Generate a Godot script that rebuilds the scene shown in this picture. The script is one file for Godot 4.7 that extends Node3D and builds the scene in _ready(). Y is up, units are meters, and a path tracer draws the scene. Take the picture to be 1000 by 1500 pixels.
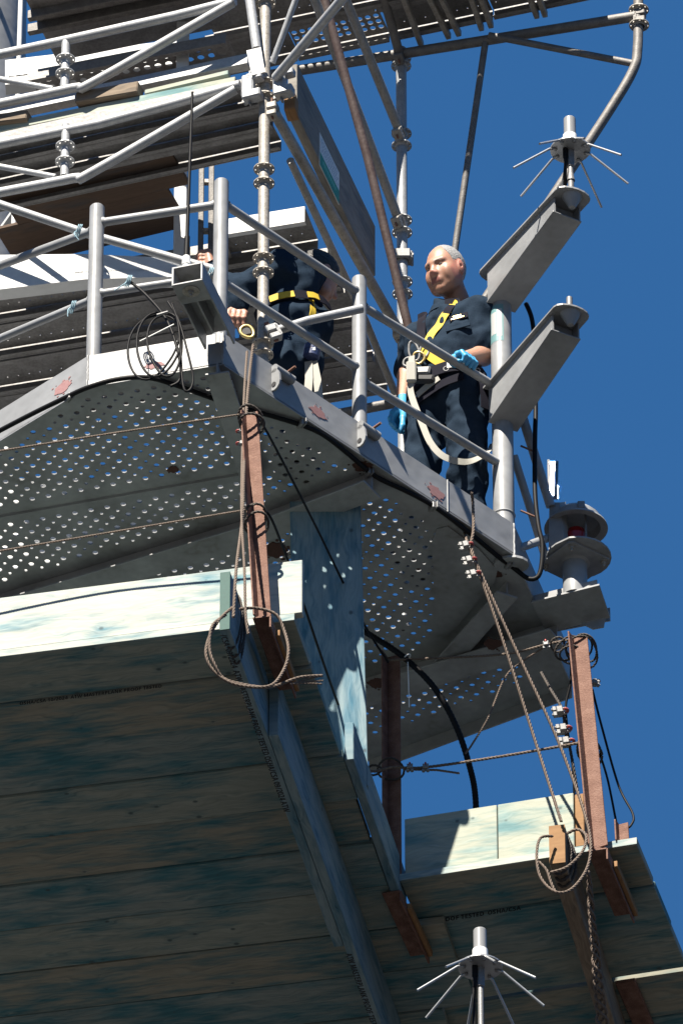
extends Node3D

# ------------------------------------------------------------------ frame of the photograph
const FOCAL := 12250.0
const TY := 23.25
const CAM := Vector3(0, 1.70, 27.58)
var cam_basis: Basis
var org := Vector3.ZERO
var rng := RandomNumberGenerator.new()
var M := {}
var used := {}

func ray(x: float, y: float) -> Vector3:
	return cam_basis * Vector3((x - 500.0) / FOCAL, -(y - 750.0) / FOCAL, -1.0)
func at(x: float, y: float, z: float) -> Vector3:        # the point seen at a pixel, on the upright plane at depth z
	var d := ray(x, y)
	return CAM + d * ((z - CAM.z) / d.z)
func lv(x: float, y: float, h: float) -> Vector3:        # the point seen at a pixel, at height h over the middle of the view
	var d := ray(x, y)
	return CAM + d * ((TY + h - CAM.y) / d.y)
func on(x: float, y: float, p: Vector3, n: Vector3) -> Vector3:   # the point seen at a pixel, on any plane
	var d := ray(x, y)
	return CAM + d * ((p - CAM).dot(n) / d.dot(n))

# ------------------------------------------------------------------ naming
func numbered(called: String) -> String:
	var n: int = used.get(called, 0)
	used[called] = n + 1
	return called if n == 0 else "%s_%03d" % [called, n]
func thing(called: String, label: String, category: String, base: Vector3, group := "") -> Node3D:
	var o := Node3D.new()
	o.name = numbered(called)
	add_child(o)
	o.position = base
	o.set_meta("label", label)
	o.set_meta("category", category)
	if group != "":
		o.set_meta("group", group)
	org = base
	return o
func mb() -> SurfaceTool:
	var st := SurfaceTool.new()
	st.begin(Mesh.PRIMITIVE_TRIANGLES)
	return st
func part(st: SurfaceTool, called: String, m: Material, parent: Node3D, label := "") -> MeshInstance3D:
	var arr := st.commit_to_arrays()
	var v: PackedVector3Array = arr[Mesh.ARRAY_VERTEX]
	for i in v.size():
		v[i] -= org
	arr[Mesh.ARRAY_VERTEX] = v
	var am := ArrayMesh.new()
	am.add_surface_from_arrays(Mesh.PRIMITIVE_TRIANGLES, arr)
	am.surface_set_material(0, m)
	var o := MeshInstance3D.new()
	o.mesh = am
	o.name = called
	parent.add_child(o, true)
	if label != "":
		o.set_meta("label", label)
	return o

# ------------------------------------------------------------------ shapes
func tri(st: SurfaceTool, a: Vector3, b: Vector3, c: Vector3, n: Vector3, ua := Vector2.ZERO, ub := Vector2.ZERO, uc := Vector2.ZERO) -> void:
	st.set_normal(n)
	st.set_uv(ua)
	st.add_vertex(a)
	if (b - a).cross(c - a).dot(n) > 0.0:
		st.set_uv(uc); st.add_vertex(c)
		st.set_uv(ub); st.add_vertex(b)
	else:
		st.set_uv(ub); st.add_vertex(b)
		st.set_uv(uc); st.add_vertex(c)
func quad(st: SurfaceTool, a: Vector3, b: Vector3, c: Vector3, d: Vector3, n: Vector3) -> void:
	tri(st, a, b, c, n)
	tri(st, a, c, d, n)
func tri3(st: SurfaceTool, a: Vector3, b: Vector3, c: Vector3, na: Vector3, nb: Vector3, nc: Vector3) -> void:
	st.set_uv(Vector2.ZERO)
	if (b - a).cross(c - a).dot(na + nb + nc) > 0.0:
		st.set_normal(na); st.add_vertex(a)
		st.set_normal(nc); st.add_vertex(c)
		st.set_normal(nb); st.add_vertex(b)
	else:
		st.set_normal(na); st.add_vertex(a)
		st.set_normal(nb); st.add_vertex(b)
		st.set_normal(nc); st.add_vertex(c)

func side(d: Vector3) -> Vector3:
	var s := d.cross(Vector3.UP)
	return (Vector3.RIGHT if s.length() < 0.01 else s).normalized()

func sweep(st: SurfaceTool, pts: Array, rad: Array, seg := 12, closed := false) -> void:
	var n := pts.size()
	var rings := []
	var norms := []
	var t0: Vector3 = (pts[1] - pts[0]).normalized()
	var nr: Vector3 = side(t0)
	for i in n:
		var t: Vector3
		if closed:
			t = (pts[(i + 1) % n] - pts[(i - 1 + n) % n]).normalized()
		else:
			t = (pts[mini(i + 1, n - 1)] - pts[maxi(i - 1, 0)]).normalized()
		nr = (nr - t * nr.dot(t))
		nr = nr.normalized() if nr.length() > 1e-5 else side(t)
		var bi := t.cross(nr)
		var ring := PackedVector3Array()
		var nn := PackedVector3Array()
		for j in seg:
			var a := TAU * j / seg
			var dn := nr * cos(a) + bi * sin(a)
			nn.append(dn)
			ring.append(pts[i] + dn * float(rad[mini(i, rad.size() - 1)]))
		rings.append(ring)
		norms.append(nn)
	var last := n if closed else n - 1
	for i in last:
		var k := (i + 1) % n
		for j in seg:
			var q := (j + 1) % seg
			tri3(st, rings[i][j], rings[i][q], rings[k][q], norms[i][j], norms[i][q], norms[k][q])
			tri3(st, rings[i][j], rings[k][q], rings[k][j], norms[i][j], norms[k][q], norms[k][j])
	if not closed:
		for e in [0, n - 1]:
			var t: Vector3 = (pts[0] - pts[1]).normalized() if e == 0 else (pts[n - 1] - pts[n - 2]).normalized()
			for j in range(1, seg - 1):
				tri(st, rings[e][0], rings[e][j], rings[e][j + 1], t)

func tube(st: SurfaceTool, a: Vector3, b: Vector3, r: float, r2 := -1.0, seg := 14) -> void:
	sweep(st, [a, b], [r, r if r2 < 0.0 else r2], seg)

func smooth(pts: Array, sub := 6, closed := false) -> Array:
	var out := []
	var n := pts.size()
	var last := n if closed else n - 1
	for i in last:
		var p0: Vector3 = pts[(i - 1 + n) % n] if closed or i > 0 else pts[0]
		var p1: Vector3 = pts[i]
		var p2: Vector3 = pts[(i + 1) % n]
		var p3: Vector3 = pts[(i + 2) % n] if closed or i + 2 < n else pts[n - 1]
		for s in sub:
			var t := float(s) / sub
			out.append(0.5 * ((2.0 * p1) + (p2 - p0) * t + (2.0 * p0 - 5.0 * p1 + 4.0 * p2 - p3) * t * t + (3.0 * p1 - p0 - 3.0 * p2 + p3) * t * t * t))
	if not closed:
		out.append(pts[n - 1])
	return out

func wire_rope(st: SurfaceTool, pts: Array, r: float, strands := 3, pitch := 0.05, dense := 0.006) -> void:
	# strands laid round one another along the path
	var even := []
	var carry := 0.0
	even.append(pts[0])
	for i in pts.size() - 1:
		var a: Vector3 = pts[i]
		var b: Vector3 = pts[i + 1]
		var len := a.distance_to(b)
		var d := dense - carry
		while d < len:
			even.append(a.lerp(b, d / len))
			d += dense
		carry = len - (d - dense)
	if even.size() < 3:
		return
	var lines := []
	for s in strands:
		lines.append([])
	var nr: Vector3 = side((even[1] - even[0]).normalized())
	for i in even.size():
		var t: Vector3 = (even[mini(i + 1, even.size() - 1)] - even[maxi(i - 1, 0)]).normalized()
		nr = (nr - t * nr.dot(t))
		nr = nr.normalized() if nr.length() > 1e-5 else side(t)
		var bi := t.cross(nr)
		for s in strands:
			var ang := TAU * (float(s) / strands + i * dense / pitch)
			lines[s].append(even[i] + (nr * cos(ang) + bi * sin(ang)) * r * 0.5)
	for s in strands:
		sweep(st, lines[s], [r * 0.58], 6)

func obox(st: SurfaceTool, c: Vector3, ax: Vector3, ay: Vector3, az: Vector3, h: Vector3, bev := 0.0, uo := Vector2.ZERO, us := Vector2(1.6, 0.4)) -> void:
	# a box about c with unit axes ax, ay, az and half sizes h, its edges chamfered by bev; texture runs along ax
	var axes := [ax, ay, az]
	var hs := [h.x, h.y, h.z]
	bev = minf(bev, minf(h.x, minf(h.y, h.z)) * 0.49)
	var vert := func(s: Array, full: int) -> Vector3:
		var p := Vector3.ZERO
		for i in 3:
			p += axes[i] * (s[i] * (hs[i] - (0.0 if i == full or bev <= 0.0 else bev)))
		return p
	var uv := func(p: Vector3, a: int) -> Vector2:
		var x := p.dot(ax)
		var y := p.dot(ay)
		var z := p.dot(az)
		if a == 0:
			return Vector2(z * 0.35, y) / us.y * 0.3 + uo
		if a == 1:
			return Vector2(x / us.x, z / us.y) + uo
		return Vector2(x / us.x, (y + h.z) / us.y) + uo
	for a in 3:
		var j := (a + 1) % 3
		var k := (a + 2) % 3
		for s in [-1.0, 1.0]:
			var q := []
			for e in [[-1.0, -1.0], [1.0, -1.0], [1.0, 1.0], [-1.0, 1.0]]:
				var sg := [0.0, 0.0, 0.0]
				sg[a] = s; sg[j] = e[0]; sg[k] = e[1]
				q.append(vert.call(sg, a))
			var n: Vector3 = axes[a] * s
			tri(st, c + q[0], c + q[1], c + q[2], n, uv.call(q[0], a), uv.call(q[1], a), uv.call(q[2], a))
			tri(st, c + q[0], c + q[2], c + q[3], n, uv.call(q[0], a), uv.call(q[2], a), uv.call(q[3], a))
	if bev <= 0.0:
		return
	for k in 3:
		var a := (k + 1) % 3
		var b := (k + 2) % 3
		for sa in [-1.0, 1.0]:
			for sb in [-1.0, 1.0]:
				var s0 := [0.0, 0.0, 0.0]
				var s1 := [0.0, 0.0, 0.0]
				s0[a] = sa; s0[b] = sb; s0[k] = -1.0
				s1[a] = sa; s1[b] = sb; s1[k] = 1.0
				var p := [vert.call(s0, a), vert.call(s1, a), vert.call(s1, b), vert.call(s0, b)]
				var n: Vector3 = (axes[a] * sa + axes[b] * sb).normalized()
				var um := a if a != 0 else b
				tri(st, c + p[0], c + p[1], c + p[2], n, uv.call(p[0], um), uv.call(p[1], um), uv.call(p[2], um))
				tri(st, c + p[0], c + p[2], c + p[3], n, uv.call(p[0], um), uv.call(p[2], um), uv.call(p[3], um))
	for sx in [-1.0, 1.0]:
		for sy in [-1.0, 1.0]:
			for sz in [-1.0, 1.0]:
				var s := [sx, sy, sz]
				tri(st, c + vert.call(s, 0), c + vert.call(s, 1), c + vert.call(s, 2), (ax * sx + ay * sy + az * sz).normalized())

func bar(st: SurfaceTool, a: Vector3, b: Vector3, up: Vector3, w: float, hgt: float, bev := 0.0, uo := Vector2.ZERO) -> void:
	# a box from a to b, w wide and hgt high, centred on the line
	var ax := (b - a).normalized()
	var az := ax.cross(up).normalized()
	var ay := az.cross(ax)
	obox(st, (a + b) * 0.5, ax, ay, az, Vector3(a.distance_to(b) * 0.5, hgt * 0.5, w * 0.5), bev, uo)

func lathe(st: SurfaceTool, base: Vector3, axis: Vector3, prof: Array, seg := 20) -> void:
	# prof: [radius, height along the axis] pairs
	var u := side(axis)
	var w := axis.cross(u)
	for i in prof.size() - 1:
		var r0: float = prof[i][0]
		var h0: float = prof[i][1]
		var r1: float = prof[i + 1][0]
		var h1: float = prof[i + 1][1]
		var sl := Vector2(h1 - h0, -(r1 - r0)).normalized()
		for j in seg:
			var a0 := TAU * j / seg
			var a1 := TAU * (j + 1) / seg
			var d0 := u * cos(a0) + w * sin(a0)
			var d1 := u * cos(a1) + w * sin(a1)
			var n0 := d0 * sl.x + axis * sl.y
			var n1 := d1 * sl.x + axis * sl.y
			var p00 := base + axis * h0 + d0 * r0
			var p01 := base + axis * h0 + d1 * r0
			var p10 := base + axis * h1 + d0 * r1
			var p11 := base + axis * h1 + d1 * r1
			if r0 > 1e-5:
				tri3(st, p00, p01, p11, n0, n1, n1)
			if r1 > 1e-5:
				tri3(st, p00, p11, p10, n0, n1, n0)

func holed(st: SurfaceTool, f: Callable, thick: Vector3, r: float) -> void:
	# one square cell, mapped by f from -1..1, with an eight-sided hole right through it
	var out := [[-1, -1], [0, -1], [1, -1], [1, 0], [1, 1], [0, 1], [-1, 1], [-1, 0]]
	var o := []
	var h := []
	for i in 8:
		var a := TAU * (i - 3.0) / 8.0
		o.append(f.call(float(out[i][0]), float(out[i][1])))
		h.append(f.call(cos(a) * r, sin(a) * r))
	var c: Vector3 = f.call(0.0, 0.0)
	var n := -thick.normalized()
	for i in 8:
		var k := (i + 1) % 8
		quad(st, o[i], o[k], h[k], h[i], n)
		quad(st, o[i] + thick, o[k] + thick, h[k] + thick, h[i] + thick, -n)
		quad(st, h[i], h[k], h[k] + thick, h[i] + thick, (c - (h[i] + h[k]) * 0.5).normalized())

func plate_holes(st: SurfaceTool, o: Vector3, ex: Vector3, ez: Vector3, poly: PackedVector2Array, thick: Vector3, pitch: float, rule: Callable) -> void:
	# a flat plate of any outline (in ex, ez from o), cut into cells; rule gives each whole cell's hole radius in metres
	var lo := poly[0]
	var hi := poly[0]
	for p in poly:
		lo = lo.min(p)
		hi = hi.max(p)
	var n := -thick.normalized()
	for ix in range(floori(lo.x / pitch), ceili(hi.x / pitch)):
		for iz in range(floori(lo.y / pitch), ceili(hi.y / pitch)):
			var cell := PackedVector2Array([Vector2(ix, iz) * pitch, Vector2(ix + 1, iz) * pitch, Vector2(ix + 1, iz + 1) * pitch, Vector2(ix, iz + 1) * pitch])
			var inside := 0
			for p in cell:
				if Geometry2D.is_point_in_polygon(p, poly):
					inside += 1
			var c := Vector2(ix + 0.5, iz + 0.5) * pitch
			var r := 0.0
			if inside == 4:
				r = rule.call(ix, iz, o + ex * c.x + ez * c.y)
			if r > 0.0:
				var c3 := o + ex * c.x + ez * c.y
				var hp := pitch * 0.5
				holed(st, func(u, v): return c3 + ex * (u * hp) + ez * (v * hp), thick, r / hp)
				continue
			var polys := [cell] if inside == 4 else Geometry2D.intersect_polygons(cell, poly)
			for q in polys:
				for i in range(1, q.size() - 1):
					var a: Vector3 = o + ex * q[0].x + ez * q[0].y
					var b: Vector3 = o + ex * q[i].x + ez * q[i].y
					var d: Vector3 = o + ex * q[i + 1].x + ez * q[i + 1].y
					tri(st, a, b, d, n)
					tri(st, a + thick, b + thick, d + thick, -n)
	for i in poly.size():
		var a2 := poly[i]
		var b2 := poly[(i + 1) % poly.size()]
		var a: Vector3 = o + ex * a2.x + ez * a2.y
		var b: Vector3 = o + ex * b2.x + ez * b2.y
		quad(st, a, b, b + thick, a + thick, (b - a).cross(thick).normalized())

func slab(st: SurfaceTool, pts: Array, thick: Vector3) -> void:
	# a flat polygon (fan from its middle) with thickness
	var c := Vector3.ZERO
	for p in pts:
		c += p / float(pts.size())
	var n := -thick.normalized()
	for i in pts.size():
		var a: Vector3 = pts[i]
		var b: Vector3 = pts[(i + 1) % pts.size()]
		tri(st, c, a, b, n)
		tri(st, c + thick, a + thick, b + thick, -n)
		var sn := (b - a).cross(thick).normalized()
		if sn.dot((a + b) * 0.5 - c) < 0.0:
			sn = -sn
		quad(st, a, b, b + thick, a + thick, sn)

func patch(st: SurfaceTool, c: Vector3, eu: Vector3, ev: Vector3, ru: float, rv: float, sd: int) -> void:
	# a ragged spot of rust or primer, a film 1.5 mm thick lying on a surface
	var r := RandomNumberGenerator.new()
	r.seed = sd
	var n := eu.cross(ev).normalized()
	var nz := FastNoiseLite.new()
	nz.seed = sd
	nz.frequency = 1.0
	nz.fractal_octaves = 4
	var blobs := [[0.0, 0.0, 1.0]]
	for i in 9:
		var a := r.randf() * TAU
		var d := r.randf_range(0.95, 1.5)
		blobs.append([cos(a) * d, sin(a) * d, r.randf_range(0.05, 0.16)])
	for b in blobs:
		var pts := []
		var cnt := 44 if b[2] > 0.5 else 9
		for i in cnt:
			var a := TAU * i / cnt
			var q: float = b[2] * clampf(0.95 + 0.30 * nz.get_noise_2d(cos(a) * 0.9 + b[0] * 9.0, sin(a) * 0.9 + b[1] * 9.0) + r.randf_range(-0.04, 0.04), 0.6, 1.2)
			pts.append(c + eu * (b[0] + cos(a) * q) * ru + ev * (b[1] + sin(a) * q) * rv + n * 0.0015)
		slab(st, pts, -n * 0.0015)

func rosette(st: SurfaceTool, c: Vector3, axis: Vector3, r := 0.046, ri := 0.026) -> void:
	# pressed ring with eight holes and a flared hub
	var u := side(axis)
	var w := axis.cross(u)
	var t := -axis * 0.006
	for i in 8:
		var a := TAU * i / 8.0
		var g := func(x, y):
			var an: float = a + x * TAU / 16.0
			var rr: float = lerpf(ri + 0.004, r, y * 0.5 + 0.5)
			return c + (u * cos(an) + w * sin(an)) * rr
		holed(st, g, t, 0.42)
		var p0 := c + (u * cos(a - TAU / 16) + w * sin(a - TAU / 16)) * r
		var p1 := c + (u * cos(a) + w * sin(a)) * r
		var p2 := c + (u * cos(a + TAU / 16) + w * sin(a + TAU / 16)) * r
		quad(st, p0, p1, p1 + t, p0 + t, u * cos(a) + w * sin(a))
		quad(st, p1, p2, p2 + t, p1 + t, u * cos(a) + w * sin(a))
	lathe(st, c, axis, [[ri + 0.006, -0.001], [ri - 0.001, 0.016]], 16)
	lathe(st, c, axis, [[ri + 0.008, -0.003], [ri - 0.001, -0.014]], 16)

# ------------------------------------------------------------------ bodies: a field of tapered bones, meshed as surface nets
func field(prims: Array, k: float, p: Vector3) -> float:
	var f := 0.0
	var cut := 9.0
	for q in prims:
		if q[0] == 2:
			cut = minf(cut, p.distance_to(q[1]) - q[2])
		else:
			f += exp(-k * prim_dist(q, p))
	var d := -log(maxf(f, 1e-12)) / k
	return maxf(d, -cut)
func prim_dist(q: Array, p: Vector3) -> float:
	if q[0] == 0:
		var a: Vector3 = q[1]
		var ab: Vector3 = q[2] - a
		var t := clampf((p - a).dot(ab) / maxf(ab.length_squared(), 1e-9), 0.0, 1.0)
		return p.distance_to(a + ab * t) - lerpf(q[3], q[4], t)
	var r: Vector3 = q[2]
	var e: Vector3 = (p - q[1]) / r
	var l := e.length()
	if l < 1e-6:
		return -minf(r.x, minf(r.y, r.z))
	var g := (e / r).length()
	return l * (l - 1.0) / g
func nets(st: SurfaceTool, prims: Array, cell: float, k: float, xf: Transform3D, wob := 0.0, wf := 6.0, col = null, stretch := Vector3.ONE) -> void:
	var m := 4.0 / k
	var lo := Vector3.ONE * 1e9
	var hi := -lo
	var boxes := []
	for q in prims:
		var a: Vector3
		var b: Vector3
		if q[0] == 0:
			var rr := maxf(q[3], q[4])
			a = q[1].min(q[2]) - Vector3.ONE * (rr + m)
			b = q[1].max(q[2]) + Vector3.ONE * (rr + m)
		elif q[0] == 1:
			a = q[1] - q[2] - Vector3.ONE * m
			b = q[1] + q[2] + Vector3.ONE * m
		else:
			a = q[1] - Vector3.ONE * (q[2] + cell * 3)
			b = q[1] + Vector3.ONE * (q[2] + cell * 3)
		boxes.append([a, b])
		if q[0] != 2:
			lo = lo.min(a)
			hi = hi.max(b)
	lo -= Vector3.ONE * cell * 2
	hi += Vector3.ONE * cell * 2
	var nx := int((hi.x - lo.x) / cell) + 2
	var ny := int((hi.y - lo.y) / cell) + 2
	var nz := int((hi.z - lo.z) / cell) + 2
	var f := PackedFloat32Array()
	f.resize(nx * ny * nz)
	var cut := PackedFloat32Array()
	cut.resize(nx * ny * nz)
	cut.fill(9.0)
	for qi in prims.size():
		var q: Array = prims[qi]
		var a: Vector3 = ((boxes[qi][0] - lo) / cell).floor().max(Vector3.ZERO)
		var b: Vector3 = ((boxes[qi][1] - lo) / cell).ceil().min(Vector3(nx - 1, ny - 1, nz - 1))
		for iz in range(int(a.z), int(b.z) + 1):
			for iy in range(int(a.y), int(b.y) + 1):
				var row := (iz * ny + iy) * nx
				for ix in range(int(a.x), int(b.x) + 1):
					var p := lo + Vector3(ix, iy, iz) * cell
					if q[0] == 2:
						cut[row + ix] = minf(cut[row + ix], p.distance_to(q[1]) - q[2])
					else:
						var d := prim_dist(q, p)
						if d < m * 1.2:
							f[row + ix] += exp(-k * d)
	var noise := FastNoiseLite.new()
	noise.seed = 11
	noise.frequency = wf
	noise.fractal_octaves = 2
	var ins := PackedByteArray()
	ins.resize(f.size())
	for iz in nz:
		for iy in ny:
			var row := (iz * ny + iy) * nx
			for ix in nx:
				var v := f[row + ix]
				if v <= 1e-9:
					f[row + ix] = m
					continue
				v = -log(v) / k
				if wob > 0.0 and absf(v) < wob * 2.0:
					v += wob * noise.get_noise_3dv((lo + Vector3(ix, iy, iz) * cell) * stretch)
				v = maxf(v, -cut[row + ix])
				f[row + ix] = v
				if v < 0.0:
					ins[row + ix] = 1
	var vid := PackedInt32Array()
	vid.resize(f.size())
	vid.fill(-1)
	var offs := [0, 1, nx, nx + 1, nx * ny, nx * ny + 1, nx * ny + nx, nx * ny + nx + 1]
	var cs := [Vector3(0, 0, 0), Vector3(1, 0, 0), Vector3(0, 1, 0), Vector3(1, 1, 0), Vector3(0, 0, 1), Vector3(1, 0, 1), Vector3(0, 1, 1), Vector3(1, 1, 1)]
	var es := [[0, 1], [2, 3], [4, 5], [6, 7], [0, 2], [1, 3], [4, 6], [5, 7], [0, 4], [1, 5], [2, 6], [3, 7]]
	var pos := PackedVector3Array()
	var nor := PackedVector3Array()
	for iz in nz - 1:
		for iy in ny - 1:
			var row := (iz * ny + iy) * nx
			for ix in nx - 1:
				var id := row + ix
				var s := 0
				for o in offs:
					s += ins[id + o]
				if s == 0 or s == 8:
					continue
				var sum := Vector3.ZERO
				var cnt := 0
				for e in es:
					var i0: int = id + offs[e[0]]
					var i1: int = id + offs[e[1]]
					if ins[i0] != ins[i1]:
						var t := f[i0] / (f[i0] - f[i1])
						sum += cs[e[0]].lerp(cs[e[1]], t)
						cnt += 1
				var g := Vector3.ZERO
				for c in 8:
					g += (cs[c] - Vector3.ONE * 0.5) * f[id + offs[c]]
				vid[id] = pos.size()
				pos.append(lo + (Vector3(ix, iy, iz) + sum / cnt) * cell)
				nor.append((xf.basis * g).normalized())
	var quads := []
	var dirs := [[1, nx, nx * ny], [nx, nx * ny, 1], [nx * ny, 1, nx]]
	for iz in range(1, nz - 1):
		for iy in range(1, ny - 1):
			var row := (iz * ny + iy) * nx
			for ix in range(1, nx - 1):
				var id := row + ix
				for d in dirs:
					if ins[id] != ins[id + d[0]]:
						var w := [vid[id], vid[id - d[1]], vid[id - d[1] - d[2]], vid[id - d[2]]]
						if w[0] >= 0 and w[1] >= 0 and w[2] >= 0 and w[3] >= 0:
							quads.append(w)
	var wp := PackedVector3Array()
	for p in pos:
		wp.append(xf * p)
	var usecol: bool = col != null
	for w in quads:
		for tr in [[w[0], w[1], w[2]], [w[0], w[2], w[3]]]:
			var o: Array = tr
			if (wp[o[1]] - wp[o[0]]).cross(wp[o[2]] - wp[o[0]]).dot(nor[o[0]] + nor[o[1]] + nor[o[2]]) > 0.0:
				o = [tr[0], tr[2], tr[1]]
			for i in o:
				if usecol:
					st.set_color(col.call(pos[i]))
				st.set_normal(nor[i])
				st.set_uv(Vector2(pos[i].x, pos[i].y))
				st.add_vertex(wp[i])

func ribbon(st: SurfaceTool, pts: Array, nrm: Array, w: float, t := 0.003) -> void:
	# a flat strap along pts lying against the normals given
	var n := pts.size()
	var L := []
	for i in n:
		var tg: Vector3 = (pts[mini(i + 1, n - 1)] - pts[maxi(i - 1, 0)]).normalized()
		var nn: Vector3 = nrm[i]
		var s := tg.cross(nn).normalized() * w * 0.5
		nn = s.cross(tg).normalized()
		L.append([pts[i] + s, pts[i] - s, nn, s.normalized()])
	for i in n - 1:
		var a: Array = L[i]
		var b: Array = L[i + 1]
		var o0: Vector3 = a[2] * t
		var o1: Vector3 = b[2] * t
		tri3(st, a[0] + o0, a[1] + o0, b[1] + o1, a[2], a[2], b[2])
		tri3(st, a[0] + o0, b[1] + o1, b[0] + o1, a[2], b[2], b[2])
		tri3(st, a[0], a[1], b[1], -a[2], -a[2], -b[2])
		tri3(st, a[0], b[1], b[0], -a[2], -b[2], -b[2])
		quad(st, a[0], b[0], b[0] + o1, a[0] + o0, a[3])
		quad(st, a[1], b[1], b[1] + o1, a[1] + o0, -a[3])

# ------------------------------------------------------------------ materials
func lin(r: float, g: float, b: float) -> Color:
	return Color(r, g, b).linear_to_srgb()
func noise_image(sd: int, freq: float, octaves: int, size := 256) -> PackedByteArray:
	var n := FastNoiseLite.new()
	n.seed = sd
	n.frequency = freq
	n.fractal_octaves = octaves
	var im := n.get_seamless_image(size, size)
	im.convert(Image.FORMAT_L8)
	return im.get_data()
func ramp_tex(sd: int, stops: Array, coarse: float, fine: float, amount := 0.5, size := 256) -> ImageTexture:
	var a := noise_image(sd, coarse, 4, size)
	var b := noise_image(sd + 7, fine, 3, size)
	var g := Gradient.new()
	g.offsets = PackedFloat32Array(stops.map(func(s): return s[0]))
	g.colors = PackedColorArray(stops.map(func(s): return s[1]))
	var lut := []
	for i in 256:
		lut.append(g.sample(i / 255.0))
	var out := PackedByteArray()
	out.resize(size * size * 3)
	for i in size * size:
		var c: Color = lut[clampi(int(a[i] * (1.0 - amount) + b[i] * amount), 0, 255)]
		out[i * 3] = c.r8
		out[i * 3 + 1] = c.g8
		out[i * 3 + 2] = c.b8
	return ImageTexture.create_from_image(Image.create_from_data(size, size, false, Image.FORMAT_RGB8, out))
func bump_tex(sd: int, freq: float, strength: float, size := 256) -> ImageTexture:
	var n := FastNoiseLite.new()
	n.seed = sd
	n.frequency = freq
	n.fractal_octaves = 3
	var im := n.get_seamless_image(size, size)
	im.convert(Image.FORMAT_RGBA8)
	im.bump_map_to_normal_map(strength)
	return ImageTexture.create_from_image(im)
func mat(tex, rough: float, metal: float, scale := 1.0, bump = null, bump_scale := 0.3) -> StandardMaterial3D:
	var m := StandardMaterial3D.new()
	if tex is Color:
		m.albedo_color = tex
	else:
		m.albedo_texture = tex
		m.uv1_triplanar = true
		m.uv1_world_triplanar = true
		m.uv1_scale = Vector3.ONE * scale
	if bump != null:
		m.normal_enabled = true
		m.normal_texture = bump
		m.normal_scale = bump_scale
		m.uv1_triplanar = true
		m.uv1_world_triplanar = true
		m.uv1_scale = Vector3.ONE * scale
	m.roughness = rough
	m.metallic = metal
	m.metallic_specular = 0.5
	return m
func wood(sd: int, pale: Color, dark: Color, dye: Color, dyed: float, knots: int, w := 640, h := 160) -> StandardMaterial3D:
	# board: streaked grain, blots of dye and dark knots, made in the texture's own colours (linear, then sRGB)
	var n := FastNoiseLite.new()
	n.seed = sd
	n.frequency = 1.0
	n.fractal_octaves = 3
	var r := RandomNumberGenerator.new()
	r.seed = sd
	var kn := []
	for i in knots:
		kn.append([r.randf() * w, r.randf() * h, 1.8 + r.randf() * 3.2])
	var img := Image.create(w, h, false, Image.FORMAT_RGB8)
	for y in h:
		for x in w:
			var warp := 0.0
			var spot := 0.0
			var halo := 0.0
			for q in kn:
				var dx: float = absf(x - q[0])
				dx = minf(dx, w - dx) * 0.8
				var dy: float = absf(y - q[1])
				dy = minf(dy, h - dy)
				var dd := sqrt(dx * dx + dy * dy)
				if dd < 42.0:
					warp += exp(-dd / 12.0) * 1.8
					spot = maxf(spot, clampf((q[2] - dd) / 2.5, 0.0, 1.0))
					halo = maxf(halo, exp(-dd / 13.0))
			var ca := cos(TAU * x / w)
			var sa := sin(TAU * x / w)
			var r1 := w * 0.006 / TAU
			var r2 := w * 0.03 / TAU
			var r3 := w * 0.0048 / TAU
			var r4 := w * 0.015 / TAU
			var r0 := w * 0.009 / TAU
			warp += 2.6 * n.get_noise_3d(ca * r0 + 70.0, y * 0.022, sa * r0 + 5.0)
			var g := n.get_noise_3d(ca * r1 + 31.0, y * 0.16 + warp, sa * r1) * 0.6 + n.get_noise_3d(ca * r2, y * 0.75 + 50.0, sa * r2 + 9.0) * 0.4
			var t := clampf(0.5 + g * 0.95, 0.0, 1.0)
			var c := pale.lerp(dark, t * 0.75)
			var bl := n.get_noise_3d(ca * r3 + 200.0, y * 0.020 + 90.0, sa * r3) + 0.45 * n.get_noise_3d(ca * r4 + 400.0, y * 0.09, sa * r4)
			var dy2 := clampf((bl + dyed * 2.0 - 0.75) * 0.95 + halo * dyed * 1.1 + g * 0.30, 0.0, 1.0)
			c = c.lerp(dye * (0.75 + 0.5 * (1.0 - t)), dy2)
			c = c.lerp(Color(0.06, 0.04, 0.03).lerp(dye, 0.35), spot * 0.85)
			img.set_pixel(x, y, c.linear_to_srgb())
	img.generate_mipmaps()
	var m := StandardMaterial3D.new()
	m.albedo_texture = ImageTexture.create_from_image(img)
	m.roughness = 0.78
	m.metallic_specular = 0.3
	return m

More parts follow.
